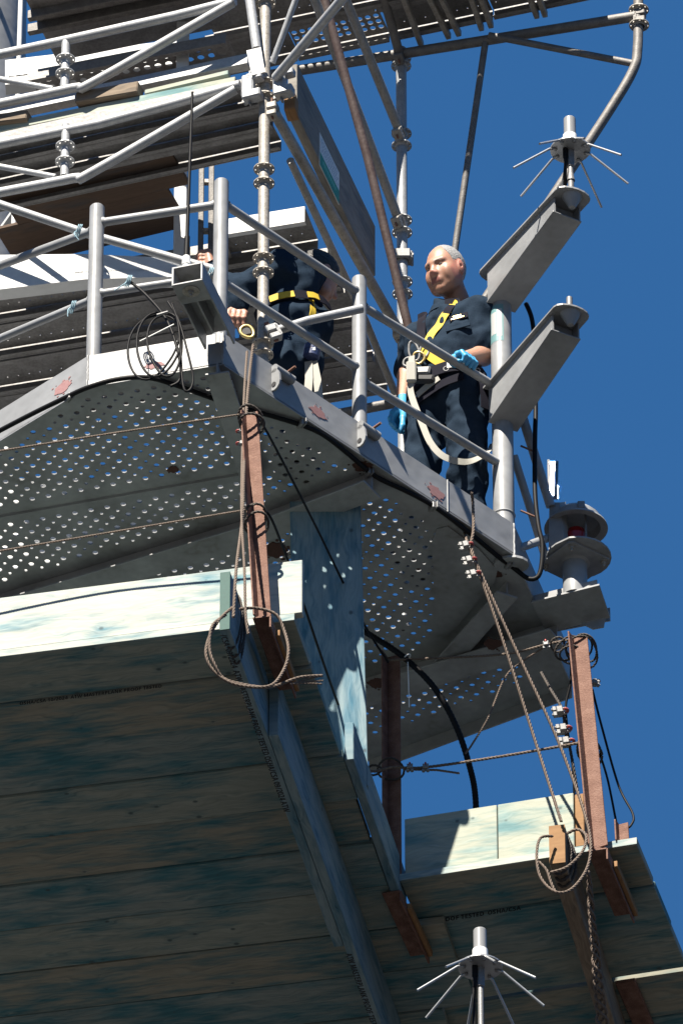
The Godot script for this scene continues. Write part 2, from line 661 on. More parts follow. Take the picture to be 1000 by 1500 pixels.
func make_materials() -> void:
	var b1 := bump_tex(3, 0.02, 3.0)
	var b2 := bump_tex(5, 0.12, 2.0)
	M.paint = mat(ramp_tex(1, [[0.0, lin(0.12, 0.115, 0.11)], [0.28, lin(0.195, 0.20, 0.205)], [0.55, lin(0.235, 0.243, 0.252)], [1.0, lin(0.31, 0.32, 0.33)]], 0.012, 0.09, 0.35), 0.42, 0.0, 0.9, b1, 0.25)
	M.galv = mat(ramp_tex(2, [[0.0, lin(0.20, 0.205, 0.21)], [0.35, lin(0.31, 0.318, 0.325)], [0.6, lin(0.38, 0.388, 0.395)], [1.0, lin(0.48, 0.488, 0.495)]], 0.03, 0.16, 0.55), 0.48, 0.25, 3.0, b2, 0.15)
	M.galv_old = mat(ramp_tex(4, [[0.0, lin(0.13, 0.11, 0.09)], [0.45, lin(0.27, 0.25, 0.22)], [1.0, lin(0.42, 0.40, 0.37)]], 0.03, 0.14, 0.5), 0.55, 0.2, 2.5, b2, 0.2)
	M.galv_mid = mat(ramp_tex(34, [[0.0, lin(0.17, 0.18, 0.19)], [0.5, lin(0.28, 0.29, 0.30)], [1.0, lin(0.40, 0.41, 0.42)]], 0.03, 0.16, 0.55), 0.5, 0.2, 3.0, b2, 0.2)  # darker galvanised tone, the far pole's shade put into the colour
	M.tube_dark = mat(ramp_tex(6, [[0.0, lin(0.06, 0.055, 0.05)], [0.5, lin(0.13, 0.125, 0.12)], [1.0, lin(0.24, 0.22, 0.20)]], 0.03, 0.18, 0.5), 0.6, 0.2, 2.5, b2, 0.2)
	M.tube_red = mat(ramp_tex(8, [[0.0, lin(0.045, 0.022, 0.02)], [0.5, lin(0.085, 0.058, 0.052)], [1.0, lin(0.16, 0.13, 0.12)]], 0.02, 0.1, 0.4), 0.6, 0.1, 1.5, b2, 0.2)
	M.rust = mat(ramp_tex(9, [[0.0, lin(0.07, 0.025, 0.016)], [0.4, lin(0.125, 0.056, 0.036)], [0.62, lin(0.185, 0.095, 0.066)], [1.0, lin(0.26, 0.175, 0.145)]], 0.02, 0.2, 0.55), 0.8, 0.0, 3.0, b2, 0.5)
	M.rust_spot = mat(ramp_tex(10, [[0.0, lin(0.03, 0.014, 0.01)], [1.0, lin(0.10, 0.035, 0.025)]], 0.05, 0.2, 0.5), 0.85, 0.0, 4.0)
	M.primer = mat(ramp_tex(12, [[0.0, lin(0.20, 0.085, 0.085)], [1.0, lin(0.33, 0.21, 0.21)]], 0.05, 0.2, 0.5), 0.8, 0.0, 4.0)
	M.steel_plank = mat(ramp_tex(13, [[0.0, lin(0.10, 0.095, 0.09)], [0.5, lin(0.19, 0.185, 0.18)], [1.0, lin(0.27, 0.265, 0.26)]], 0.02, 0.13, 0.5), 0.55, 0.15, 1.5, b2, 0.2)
	M.sunlit_steel = mat(ramp_tex(14, [[0.0, lin(0.44, 0.45, 0.45)], [1.0, lin(0.60, 0.61, 0.61)]], 0.015, 0.1, 0.4), 0.5, 0.0, 1.0, b1, 0.2)  # grey paint lightened, the sunlight on it put into the colour
	M.alu = mat(ramp_tex(15, [[0.0, lin(0.30, 0.31, 0.32)], [1.0, lin(0.44, 0.45, 0.46)]], 0.02, 0.16, 0.5), 0.34, 0.55, 3.0, b2, 0.08)
	M.zinc = mat(ramp_tex(16, [[0.0, lin(0.13, 0.13, 0.13)], [1.0, lin(0.28, 0.28, 0.28)]], 0.05, 0.2, 0.5), 0.55, 0.4, 6.0, b2, 0.2)
	M.mirror = mat(lin(0.75, 0.75, 0.75), 0.13, 1.0)
	M.black = mat(lin(0.010, 0.010, 0.011), 0.5, 0.0)
	M.black_matt = mat(ramp_tex(17, [[0.0, lin(0.012, 0.012, 0.014)], [1.0, lin(0.03, 0.03, 0.034)]], 0.05, 0.2), 0.7, 0.0, 3.0)
	M.rope = mat(ramp_tex(18, [[0.0, lin(0.055, 0.038, 0.028)], [0.5, lin(0.125, 0.092, 0.07)], [1.0, lin(0.21, 0.17, 0.14)]], 0.06, 0.2, 0.5), 0.75, 0.1, 5.0)
	M.rope_dark = mat(ramp_tex(19, [[0.0, lin(0.02, 0.016, 0.013)], [1.0, lin(0.07, 0.055, 0.045)]], 0.06, 0.2, 0.5), 0.7, 0.1, 5.0)
	M.red_clip = mat(lin(0.30, 0.05, 0.045), 0.5, 0.0)
	M.lens = mat(lin(0.22, 0.012, 0.012), 0.15, 0.0)
	M.white_plastic = mat(lin(0.78, 0.78, 0.76), 0.4, 0.0)
	M.grey_plastic = mat(lin(0.22, 0.225, 0.23), 0.35, 0.0)
	M.brass = mat(lin(0.50, 0.38, 0.16), 0.35, 0.7)
	M.twine = mat(lin(0.22, 0.34, 0.40), 0.8, 0.0)
	M.navy = mat(ramp_tex(20, [[0.0, lin(0.010, 0.018, 0.030)], [1.0, lin(0.023, 0.036, 0.056)]], 0.03, 0.2, 0.6), 0.85, 0.0, 3.0, b2, 0.25)
	M.yellow = mat(ramp_tex(22, [[0.0, lin(0.44, 0.30, 0.015)], [1.0, lin(0.60, 0.43, 0.03)]], 0.05, 0.25, 0.6), 0.7, 0.0, 8.0)
	M.webbing = mat(ramp_tex(23, [[0.0, lin(0.24, 0.235, 0.21)], [1.0, lin(0.42, 0.41, 0.37)]], 0.08, 0.25, 0.6), 0.85, 0.0, 10.0)
	M.black_web = mat(ramp_tex(24, [[0.0, lin(0.008, 0.008, 0.012)], [1.0, lin(0.024, 0.024, 0.034)]], 0.08, 0.25, 0.6), 0.75, 0.0, 10.0)
	M.glove = mat(ramp_tex(25, [[0.0, lin(0.03, 0.22, 0.42)], [1.0, lin(0.06, 0.31, 0.52)]], 0.03, 0.15, 0.5), 0.45, 0.0, 5.0)
	M.glove.subsurf_scatter_enabled = true
	M.glove.subsurf_scatter_strength = 0.1
	M.skin = mat(Color.WHITE, 0.5, 0.0)
	M.skin.vertex_color_use_as_albedo = true
	M.skin.subsurf_scatter_enabled = true
	M.skin.subsurf_scatter_strength = 0.15
	M.hair = mat(ramp_tex(26, [[0.0, lin(0.10, 0.10, 0.10)], [0.5, lin(0.22, 0.22, 0.22)], [1.0, lin(0.36, 0.36, 0.36)]], 0.1, 0.25, 0.6), 0.8, 0.0, 9.0)
	M.dark_hair = mat(lin(0.008, 0.007, 0.006), 0.6, 0.0)
	M.leather = mat(lin(0.02, 0.017, 0.014), 0.6, 0.0)
	M.ground = mat(ramp_tex(27, [[0.0, lin(0.010, 0.0105, 0.012)], [1.0, lin(0.019, 0.0195, 0.022)]], 0.01, 0.1, 0.4), 0.85, 0.0, 0.2)
	M.black.metallic_specular = 0.22
	for c in [M.navy, M.black_web]:
		c.metallic_specular = 0.12
	# timber
	M.teal_wood = []
	for i in 3:
		M.teal_wood.append(wood(40 + i, [Color(0.29, 0.315, 0.27), Color(0.30, 0.29, 0.23), Color(0.26, 0.30, 0.275)][i], [Color(0.145, 0.165, 0.145), Color(0.155, 0.15, 0.12), Color(0.125, 0.155, 0.15)][i], Color(0.05, 0.15, 0.175), 0.46 + 0.06 * i, [9, 4, 6][i]))
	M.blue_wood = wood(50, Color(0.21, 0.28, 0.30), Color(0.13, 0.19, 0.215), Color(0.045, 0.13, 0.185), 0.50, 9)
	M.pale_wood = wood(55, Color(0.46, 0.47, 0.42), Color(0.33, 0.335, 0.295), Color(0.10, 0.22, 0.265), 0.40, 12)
	M.pale_teal = wood(57, Color(0.37, 0.39, 0.33), Color(0.27, 0.28, 0.22), Color(0.13, 0.24, 0.25), 0.46, 9)
	M.brown_wood = wood(60, Color(0.30, 0.175, 0.085), Color(0.16, 0.085, 0.040), Color(0.12, 0.065, 0.035), 0.2, 3)
	M.grey_wood = wood(65, Color(0.25, 0.235, 0.21), Color(0.11, 0.10, 0.09), Color(0.07, 0.085, 0.10), 0.30, 4)
	M.beam_wood = wood(70, Color(0.25, 0.20, 0.15), Color(0.10, 0.075, 0.055), Color(0.06, 0.06, 0.06), 0.25, 4)
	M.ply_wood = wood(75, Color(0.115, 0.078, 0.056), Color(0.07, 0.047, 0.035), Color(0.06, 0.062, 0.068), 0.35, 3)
	M.green_paint = mat(ramp_tex(28, [[0.0, lin(0.006, 0.045, 0.038)], [1.0, lin(0.014, 0.09, 0.074)]], 0.05, 0.25, 0.6), 0.7, 0.0, 5.0)
	M.ink = mat(lin(0.012, 0.012, 0.014), 0.8, 0.0)

# ------------------------------------------------------------------ the place
var DECK := 0.24        # heights over the middle of the view
var TOE := 0.40
var e0: Vector3
var e1: Vector3
var e2: Vector3
var e3: Vector3
var e4: Vector3
var sun_to := Vector3(-0.42 * cos(deg_to_rad(52)), sin(deg_to_rad(52)), 0.907 * cos(deg_to_rad(52)))

func _ready() -> void:
	rng.seed = 5
	# camera
	var cam := Camera3D.new()
	cam.name = "camera"
	add_child(cam)
	cam.position = CAM
	cam.look_at_from_position(CAM, Vector3(0, TY, 0))
	cam.keep_aspect = Camera3D.KEEP_HEIGHT
	cam.fov = rad_to_deg(2.0 * atan(750.0 / FOCAL))
	cam.near = 0.5
	cam.far = 3000.0
	cam.current = true
	cam_basis = cam.transform.basis
	# sky
	var env := Environment.new()
	var sm := ProceduralSkyMaterial.new()
	sm.sky_top_color = lin(0.0118, 0.0490, 0.1300)
	sm.sky_horizon_color = lin(0.0480, 0.1350, 0.2600)
	sm.sky_curve = 0.12
	sm.ground_horizon_color = lin(0.05, 0.06, 0.07)
	sm.ground_bottom_color = lin(0.03, 0.035, 0.04)
	sm.sun_angle_max = 1.0
	var wisps := FastNoiseLite.new()      # thin high haze
	wisps.seed = 8
	wisps.frequency = 0.035
	wisps.fractal_octaves = 4
	var wi := wisps.get_seamless_image(2048, 1024)
	wi.convert(Image.FORMAT_RGBA8)
	sm.sky_cover = ImageTexture.create_from_image(wi)
	sm.sky_cover_modulate = Color(0.22, 0.26, 0.30, 0.05)
	var sky := Sky.new()
	sky.sky_material = sm
	env.background_mode = Environment.BG_SKY
	env.sky = sky
	env.ambient_light_source = Environment.AMBIENT_SOURCE_SKY
	env.tonemap_mode = Environment.TONE_MAPPER_LINEAR
	env.tonemap_exposure = 2.8
	env.sdfgi_enabled = true
	env.ssao_enabled = true
	env.ssil_enabled = true
	var we := WorldEnvironment.new()
	we.name = "world_environment"
	we.environment = env
	add_child(we)
	# sun
	var sun := DirectionalLight3D.new()
	sun.name = "sun"
	add_child(sun)
	sun.look_at_from_position(sun_to * 60.0, Vector3.ZERO)
	sun.light_energy = 1.6
	sun.light_color = Color(1.0, 0.965, 0.91)
	sun.light_angular_distance = 0.5
	sun.shadow_enabled = true

	make_materials()
	build_ground()
	build_mast()
	build_platform()
	build_corner_pole()
	build_scaffold()
	build_timber()
	build_rigging()
	build_small_things()
	build_man()
	build_crouched_worker()

func build_ground() -> void:
	org = Vector3.ZERO
	var st := mb()
	var n := 8
	for i in n:
		for j in n:
			var a := Vector3((i - n / 2) * 100.0, 0, (j - n / 2) * 100.0)
			quad(st, a, a + Vector3(100, 0, 0), a + Vector3(100, 0, 100), a + Vector3(0, 0, 100), Vector3.UP)
	var g := part(st, "ground", M.ground, self)
	g.set_meta("kind", "structure")

func build_mast() -> void:
	var c := at(-74, 60, -2.7)
	var base := Vector3(c.x, 0, c.z)
	var t := thing("ship_mast", "thick grey steel mast trunk rising behind the scaffold's white beam", "mast", base)
	var st := mb()
	lathe(st, base, Vector3.UP, [[0.0, 0.0], [0.75, 0.0], [0.75, 0.05], [0.62, 0.08], [0.36, TY + 6.0], [0.0, TY + 6.0]], 40)
	part(st, "trunk", M.paint, t)
	st = mb()
	var x := at(29, 60, -2.1)
	tube(st, Vector3(x.x, TY + 0.2, x.z), Vector3(x.x, TY + 6.0, x.z), 0.012)
	part(st, "conduit", M.sunlit_steel, t)
	for h in [TY + 1.6, TY + 3.4, TY + 5.0]:
		st = mb()
		bar(st, Vector3(x.x, h, x.z), Vector3(c.x + 0.2, h, c.z + 0.25), Vector3.UP, 0.03, 0.02)
		part(st, "clamp", M.sunlit_steel, t)

func flat(a: Vector3, b: Vector3) -> Vector3:
	return (b - a).normalized()

func i_beam(t: Node3D, pts: Array, depth: float, width: float, called: String) -> void:
	# a beam under the deck along pts (heights at the deck's underside): upright web and flat bottom flange
	var st := mb()
	for i in pts.size() - 1:
		var a: Vector3 = pts[i] - Vector3(0, depth * 0.5, 0)
		var b: Vector3 = pts[i + 1] - Vector3(0, depth * 0.5, 0)
		bar(st, a, b, Vector3.UP, 0.008, depth - 0.004)
	var w := part(st, called, M.paint, t)
	st = mb()
	for i in pts.size() - 1:
		var a: Vector3 = pts[i] - Vector3(0, depth, 0)
		var b: Vector3 = pts[i + 1] - Vector3(0, depth, 0)
		bar(st, a, b, Vector3.UP, width, 0.010, 0.002)
	part(st, "flange", M.paint, w)

func build_platform() -> void:
	e0 = lv(-190, 718, TOE)
	e1 = lv(129, 521, TOE)
	e2 = lv(327, 487, TOE)
	e3 = lv(752, 767, TOE)
	e4 = lv(838, 1003, DECK)
	e4.y = e3.y
	var e5 := lv(541, 1113, DECK)
	var dy := TY + DECK
	var t := thing("mast_platform", "grey perforated steel mast platform with pipe guard rails and a bent toe plate", "platform", Vector3(0, dy, 0))
	# deck plate with two sizes of drain holes
	var ex := Vector3(0.96, 0, 0.28).normalized().rotated(Vector3.UP, PI / 4.0)
	var ez := Vector3(-ex.z, 0, ex.x)
	var o := Vector3(e2.x, dy, e2.z)
	var ring := [e0, e1, e2, e3, e4, e5, Vector3(-1.5, 0, -3.0), Vector3(-2.6, 0, -2.9), Vector3(-2.7, 0, -1.2)]
	var poly := PackedVector2Array()
	for p in ring:
		var q := Vector3(p.x, dy, p.z) - o
		poly.append(Vector2(q.dot(ex), q.dot(ez)))
	var bands := []      # strips of plain plate over the beams: two ends and a half width
	var S2 := [lv(-120, 905, DECK), lv(360, 760, DECK), lv(545, 690, DECK)]
	var S3 := [lv(-60, 765, DECK), lv(365, 690, DECK)]
	var S5 := [lv(500, 1003, DECK), lv(815, 908, DECK)]
	var S4 := [lv(640, 965, DECK), lv(742, 850, DECK)]
	var S1 := [lv(318, 528, DECK), lv(372, 690, DECK)]
	for b in [[S2[0], S2[1], 0.07], [S2[1], S2[2], 0.07], [S3[0], S3[1], 0.05], [S5[0], S5[1], 0.085], [S4[0], S4[1], 0.12], [S1[0], S1[1], 0.06], [lv(665, 790, DECK), lv(665, 915, DECK), 0.085]]:
		bands.append(b)
	var edges := [[e0, e1], [e1, e2], [e2, e3], [e3, e4], [e4, e5]]
	var rule := func(ix, iz, c):
		for b in bands:
			if near(c, b[0], b[1]) < b[2]:
				return 0.0
		for i in edges.size():
			if near(c, edges[i][0], edges[i][1]) < (0.055 if i < 2 else (0.12 if i == 2 else 0.14)):
				return 0.0
		return 0.0125 if (ix + iz) % 2 == 0 else 0.0078
	var st := mb()
	plate_holes(st, o, ex, ez, poly, Vector3(0, -0.006, 0), 0.0505, rule)
	part(st, "deck_plate", M.paint, t)
	# toe plate, bent at each corner
	var high := e1.y - dy + 0.012
	for i in 5:
		var a: Vector3 = [e0, e1, e2, e3, e4][i]
		var b: Vector3 = [e1, e2, e3, e4, e5][i]
		a.y = e1.y
		b.y = e1.y
		var n := flat(a, b).cross(Vector3.UP)
		if i == 4:
			a.y -= 0.06
			b.y -= 0.06
		st = mb()
		var m := (a + b) * 0.5 - Vector3(0, high * 0.5, 0) - n * 0.004
		obox(st, m, flat(a, b), Vector3.UP, -n, Vector3(a.distance_to(b) * 0.5 - 0.001, high * 0.5, 0.004), 0.0015)
		part(st, "toe_plate", M.paint, t)
	# weld beads where the plate bends
	for e in [e1, e2, e3]:
		st = mb()
		var pts := []
		for k in 16:
			pts.append(Vector3(e.x, e.y - high * k / 15.0, e.z) + Vector3(rng.randf_range(-1, 1), 0, rng.randf_range(-1, 1)) * 0.0012)
		sweep(st, pts, [0.0045, 0.0055, 0.004, 0.006, 0.0048, 0.0055], 8)
		part(st, "weld_bead", M.paint, t)
	# a bead across the right-hand run
	var wj := on(655, 708, e2, flat(e2, e3).cross(Vector3.UP))
	st = mb()
	tube(st, Vector3(wj.x, e2.y, wj.z), Vector3(wj.x, e2.y - high, wj.z), 0.004, 0.004, 8)
	part(st, "weld_bead", M.paint, t)
	# beams under the deck
	var drop := Vector3(0, -0.006, 0)
	i_beam(t, S2.map(func(p): return p + drop), 0.09, 0.135, "beam")
	i_beam(t, S5.map(func(p): return p + drop), 0.09, 0.15, "beam")
	i_beam(t, S4.map(func(p): return p + drop), 0.07, 0.10, "beam")
	i_beam(t, S1.map(func(p): return p + drop), 0.06, 0.10, "beam")
	st = mb()
	bar(st, S3[0] + drop * 2, S3[1] + drop * 2, Vector3.UP, 0.012, 0.014)
	part(st, "seam", M.paint, t)
	# solid doubler plate with rounded corners beside the right-hand holes
	st = mb()
	var dp := []
	for q in [[632, 790], [640, 772], [655, 768], [700, 800], [728, 832], [724, 850], [660, 925], [645, 925], [637, 910]]:
		dp.append(lv(q[0], q[1], DECK) + Vector3(0, -0.0065, 0))
	slab(st, dp, Vector3(0, -0.006, 0))
	part(st, "doubler_plate", M.paint, t)
	# rust and primer spots
	var nr := flat(e2, e3).cross(Vector3.UP)
	var nl := flat(e0, e1).cross(Vector3.UP)
	var nm := flat(e1, e2).cross(Vector3.UP)
	var k := 0
	for q in [[92, 568, e0, nl, 13, 8], [226, 535, e1, nm, 14, 5], [466, 604, e2, nr, 11, 7], [638, 721, e2, nr, 12, 8]]:
		st = mb()
		var n: Vector3 = q[3]
		var c := on(q[0], q[1], q[2], n)
		patch(st, c + n * 0.0005, Vector3.UP.cross(n).normalized(), Vector3.UP, q[4] / 350.0 / maxf(absf(n.z), 0.5), q[5] / 276.0, 90 + k)
		part(st, "primer_spot", M.primer, t, "pink primer spot on the grey paint")
		k += 1
	for q in [[326, 566, 0.066, 17, 9], [322, 868, 0.0065, 8, 7], [405, 805, 0.0065, 18, 12], [530, 683, 0.0065, 15, 8], [722, 838, 0.0065, 14, 8], [722, 943, 0.102, 14, 8], [552, 1000, 0.102, 15, 8], [254, 687, 0.0065, 9, 5]]:
		st = mb()
		var c := lv(q[0], q[1], DECK - q[2]) + Vector3(0, -0.0015, 0)
		patch(st, c, Vector3.RIGHT, Vector3(0, 0, 1), q[3] / 350.0, q[4] / 215.0, 120 + k)
		part(st, "rust_spot", M.rust_spot, t, "dark rust blotch under the deck")
		k += 1
	# guard posts and rails
	var posts := [on(134, 520, e1, nm), on(325, 487, e2, nm), on(535, 625, e2, nr)]
	var tops := [305, 268, 410]
	var post_at := []
	for i in 3:
		var p: Vector3 = posts[i] - [nm, (nm + nr).normalized(), nr][i] * 0.034
		p.y = e1.y - 0.05
		post_at.append(p)
		var h := at(500, tops[i], p.z).y + 0.008
		st = mb()
		lathe(st, p, Vector3.UP, [[0.0315, 0.0], [0.0315, h - p.y - 0.006], [0.027, h - p.y], [0.0, h - p.y + 0.001]], 24)
		part(st, "guard_post", M.paint, t)
	var P4 := Vector3(e3.x, 0, e3.z)
	P4 -= (nr + Vector3(0.97, 0, 0.24)).normalized() * 0.047
	for q in [[[0, 389], [124, 336], -1, 0], [[0, 496], [124, 437], -1, 0], [[146, 327], [313, 299], 0, 1], [[146, 431], [313, 403], 0, 1], [[337, 296], [524, 430], 1, 2], [[337, 411], [524, 541], 1, 2], [[546, 446], [736, 572], 2, 3], [[546, 556], [736, 683], 2, 3]]:
		var a: Vector3
		var b: Vector3
		var pb: Vector3 = P4 if q[3] == 3 else post_at[q[3]]
		b = Vector3(pb.x, at(q[1][0], q[1][1], pb.z).y, pb.z)
		if q[2] < 0:
			var pl := flat(e0, e1)
			a = on(q[0][0], q[0][1], post_at[0], pl.cross(Vector3.UP))
			a = b + (a - b) * 1.6
		else:
			var pa: Vector3 = post_at[q[2]]
			a = Vector3(pa.x, at(q[0][0], q[0][1], pa.z).y, pa.z)
		st = mb()
		var d := flat(a, b)
		var r := 0.0185 if q[0][1] < 400 or q[0][0] > 300 else 0.0165
		tube(st, a + d * (0.0 if q[2] < 0 else 0.025), b - d * 0.025, r, r, 16)
		for e in [a, b]:                                          # weld collars at the posts
			var s := 1.0 if e == a else -1.0
			if q[2] < 0 and e == a:
				continue
			sweep(st, [e + d * s * 0.027, e + d * s * 0.034, e + d * s * 0.04], [r + 0.005, r + 0.004, r], 14)
		part(st, "guard_rail", M.paint, t)
	# two hook plates welded over the toe plate
	for q in [[410, 556, 0], [535, 645, 1]]:
		st = mb()
		var c := on(q[0], q[1] - 8, e2, nr)
		c.y = e2.y - 0.03
		var along := flat(e2, e3)
		tube(st, c + nr * 0.014 - along * 0.05, c + nr * 0.014 + along * 0.06, 0.022, 0.022, 14)
		var h := part(st, "hook_plate", M.paint, t)
		st = mb()
		var lp := c - along * 0.05 + nr * 0.014
		var pts := []
		for j in 12:
			var an := TAU * j / 12.0
			pts.append(lp + Vector3(0, -0.075, 0) + nr * cos(an) * 0.034 + Vector3.UP * sin(an) * (0.04 if sin(an) < 0.0 else 0.075))
		slab(st, pts, along * 0.010)
		part(st, "lug", M.paint, h)
		st = mb()
		tube(st, lp + Vector3(0, -0.085, 0) - along * 0.003, lp + Vector3(0, -0.085, 0) + along * 0.013, 0.012, 0.012, 12)
		part(st, "dark_hole_plug", M.black_matt, h)  # solid black plug, the dark of the hole put into its colour
		st = mb()
		tube(st, c + along * 0.02 + Vector3(0, 0.012, 0), c + along * 0.02 + Vector3(0, 0.02, 0) + nr * 0.07, 0.006, 0.006, 8)
		part(st, "pin", M.rust, h)
	# bracket that carries the whip aerial, reaching out from the near corner
	var ba := lv(322, 508, TOE - 0.10)
	var bb := lv(274, 412, TOE - 0.10)
	st = mb()
	var d := flat(ba, bb)
	var s := d.cross(Vector3.UP).normalized()
	var L := ba.distance_to(bb)
	var mid := (ba + bb) * 0.5
	obox(st, mid + Vector3(0, 0.085, 0), d, Vector3.UP, s, Vector3(L * 0.5, 0.004, 0.066), 0.001)
	obox(st, mid + Vector3(0, 0.0405, 0) + s * 0.062, d, Vector3.UP, s, Vector3(L * 0.5, 0.0405, 0.004), 0.001)
	obox(st, mid + Vector3(0, 0.0405, 0) - s * 0.062, d, Vector3.UP, s, Vector3(L * 0.5, 0.0405, 0.004), 0.001)
	var br := part(st, "aerial_bracket", M.paint, t)
	st = mb()
	obox(st, mid + Vector3(0, 0.0405, 0), d, Vector3.UP, s, Vector3(L * 0.5 - 0.09, 0.0395, 0.004), 0.001)
	part(st, "web", M.paint, br)
	st = mb()
	obox(st, bb - d * 0.065 + Vector3(0, -0.004, 0), d, Vector3.UP, s, Vector3(0.065, 0.0038, 0.066), 0.001)
	part(st, "end_plate", M.paint, br)
	st = mb()
	lathe(st, bb - d * 0.055 + Vector3(0, -0.0080, 0), Vector3.DOWN, [[0.036, 0.0], [0.036, 0.004], [0.012, 0.004], [0.012, 0.016], [0.006, 0.016], [0.006, 0.028], [0.0, 0.028]], 18)
	part(st, "washer", M.galv_old, br)

func near(c: Vector3, a: Vector3, b: Vector3) -> float:
	return Geometry2D.get_closest_point_to_segment(Vector2(c.x, c.z), Vector2(a.x, a.z), Vector2(b.x, b.z)).distance_to(Vector2(c.x, c.z))

func build_corner_pole() -> void:
	var nr := flat(e2, e3).cross(Vector3.UP)
	var p := Vector3(e3.x, e3.y - 0.02, e3.z) - (nr + Vector3(0.97, 0, 0.24)).normalized() * 0.047
	var t := thing("corner_pole", "stout grey pipe standing on the platform corner with two box arms", "pole", Vector3(p.x, TY + DECK, p.z))
	p.y = TY + DECK
	var top := at(744, 388, p.z).y
	var st := mb()
	lathe(st, p, Vector3.UP, [[0.0, 0.0], [0.046, 0.0], [0.046, top - p.y], [0.0, top - p.y]], 28)
	part(st, "pipe", M.paint, t)
	st = mb()
	var wy := at(744, 756, p.z).y
	lathe(st, Vector3(p.x, wy, p.z), Vector3.UP, [[0.046, -0.007], [0.0505, 0.0], [0.046, 0.007]], 28)
	part(st, "weld_collar", M.paint, t)
	# a base shoe under the deck
	st = mb()
	var sh := []
	for k in 14:
		var a := TAU * k / 14.0
		sh.append(Vector3(p.x + 0.03, TY + DECK - 0.013, p.z - 0.03) + Vector3(cos(a) * 0.075, 0, sin(a) * 0.06))
	slab(st, sh, Vector3(0, -0.012, 0))
	part(st, "base_shoe", M.paint, t)
	# arms: sloping bottom plate, two tapered cheeks, a longer level top plate with round ends, a cone and a stud
	for q in [[748, 401, 830, 296, 0], [745, 575, 828, 468, 1]]:
		var yt := at(q[0], q[1], p.z).y
		var a := Vector3(p.x, yt, p.z)
		var b := lv(q[2], q[3], yt - TY)
		var d := flat(a, b)
		var s := d.cross(Vector3.UP).normalized()
		var hw := 0.072
		var an0 := a + Vector3.DOWN * 0.19
		var bn0 := b + Vector3.DOWN * 0.08
		var arm := mb()
		bar(arm, an0, bn0, Vector3.UP, hw * 2, 0.007, 0.0015)
		for e in [-1.0, 1.0]:
			var w: Vector3 = s * e * (hw - 0.006)
			slab(arm, [a + w, b + w, bn0 + w + Vector3.UP * 0.004, an0 + w + Vector3.UP * 0.004], -s * e * 0.007)
		obox(arm, b - d * 0.05 + Vector3.DOWN * 0.04, d, Vector3.UP, s, Vector3(0.004, 0.036, hw - 0.014), 0.001)
		var ar := part(arm, "arm", M.paint, t)
		st = mb()
		var pl := []
		for k in 9:
			var an := -PI / 2 + PI * k / 8.0
			pl.append(b + Vector3.UP * 0.009 + d * (0.045 + cos(an) * 0.05) + s * sin(an) * 0.085)
		for k in 9:
			var an := PI / 2 + PI * k / 8.0
			pl.append(a + Vector3.UP * 0.009 + d * (-0.03 + cos(an) * 0.045) + s * sin(an) * 0.085)
		slab(st, pl, Vector3.DOWN * 0.008)
		part(st, "top_plate", M.paint, ar)
		st = mb()
		lathe(st, b + d * 0.04, Vector3.DOWN, [[0.045, 0.0], [0.014, 0.06], [0.0, 0.062]], 18)
		part(st, "cone", M.paint, ar)
		st = mb()
		lathe(st, b + d * 0.035 + Vector3.UP * 0.009, Vector3.UP, [[0.036, 0.0], [0.016, 0.03], [0.0135, 0.032], [0.0135, 0.085], [0.0, 0.085]], 16)
		part(st, "stud", M.zinc, ar)
		if q[4] == 0:
			arm_end = b + d * 0.035 + Vector3.UP * 0.009
	# sticker on the pipe
	st = mb()
	var s0 := at(745, 455, p.z).y
	var s1 := at(745, 508, p.z).y
	for k in 8:
		var a0 := 1.35 + 0.24 * k
		var a1 := a0 + 0.24
		var f := func(a: float, y: float): return Vector3(p.x + cos(a) * 0.0468, y, p.z + sin(a) * 0.0468)
		quad(st, f.call(a0, s0), f.call(a1, s0), f.call(a1, s1), f.call(a0, s1), Vector3(cos((a0 + a1) / 2), 0, sin((a0 + a1) / 2)))
	var lb := part(st, "sticker", mat(lin(0.12, 0.24, 0.25), 0.5, 0.0), t, "faded teal and white sticker")
	st = mb()
	for r in [[1.5, 1.95, 0.12, 0.88], [2.05, 2.7, 0.2, 0.8]]:
		for k in 4:
			var a0: float = lerpf(r[0], r[1], k / 4.0)
			var a1: float = lerpf(r[0], r[1], (k + 1) / 4.0)
			var f := func(a: float, y: float): return Vector3(p.x + cos(a) * 0.0472, y, p.z + sin(a) * 0.0472)
			var y0: float = lerpf(s0, s1, r[2])
			var y1: float = lerpf(s0, s1, r[3])
			quad(st, f.call(a0, y0), f.call(a1, y0), f.call(a1, y1), f.call(a0, y1), Vector3(cos((a0 + a1) / 2), 0, sin((a0 + a1) / 2)))
	part(st, "print", mat(lin(0.36, 0.37, 0.37), 0.5, 0.0), lb)
var arm_end := Vector3.ZERO

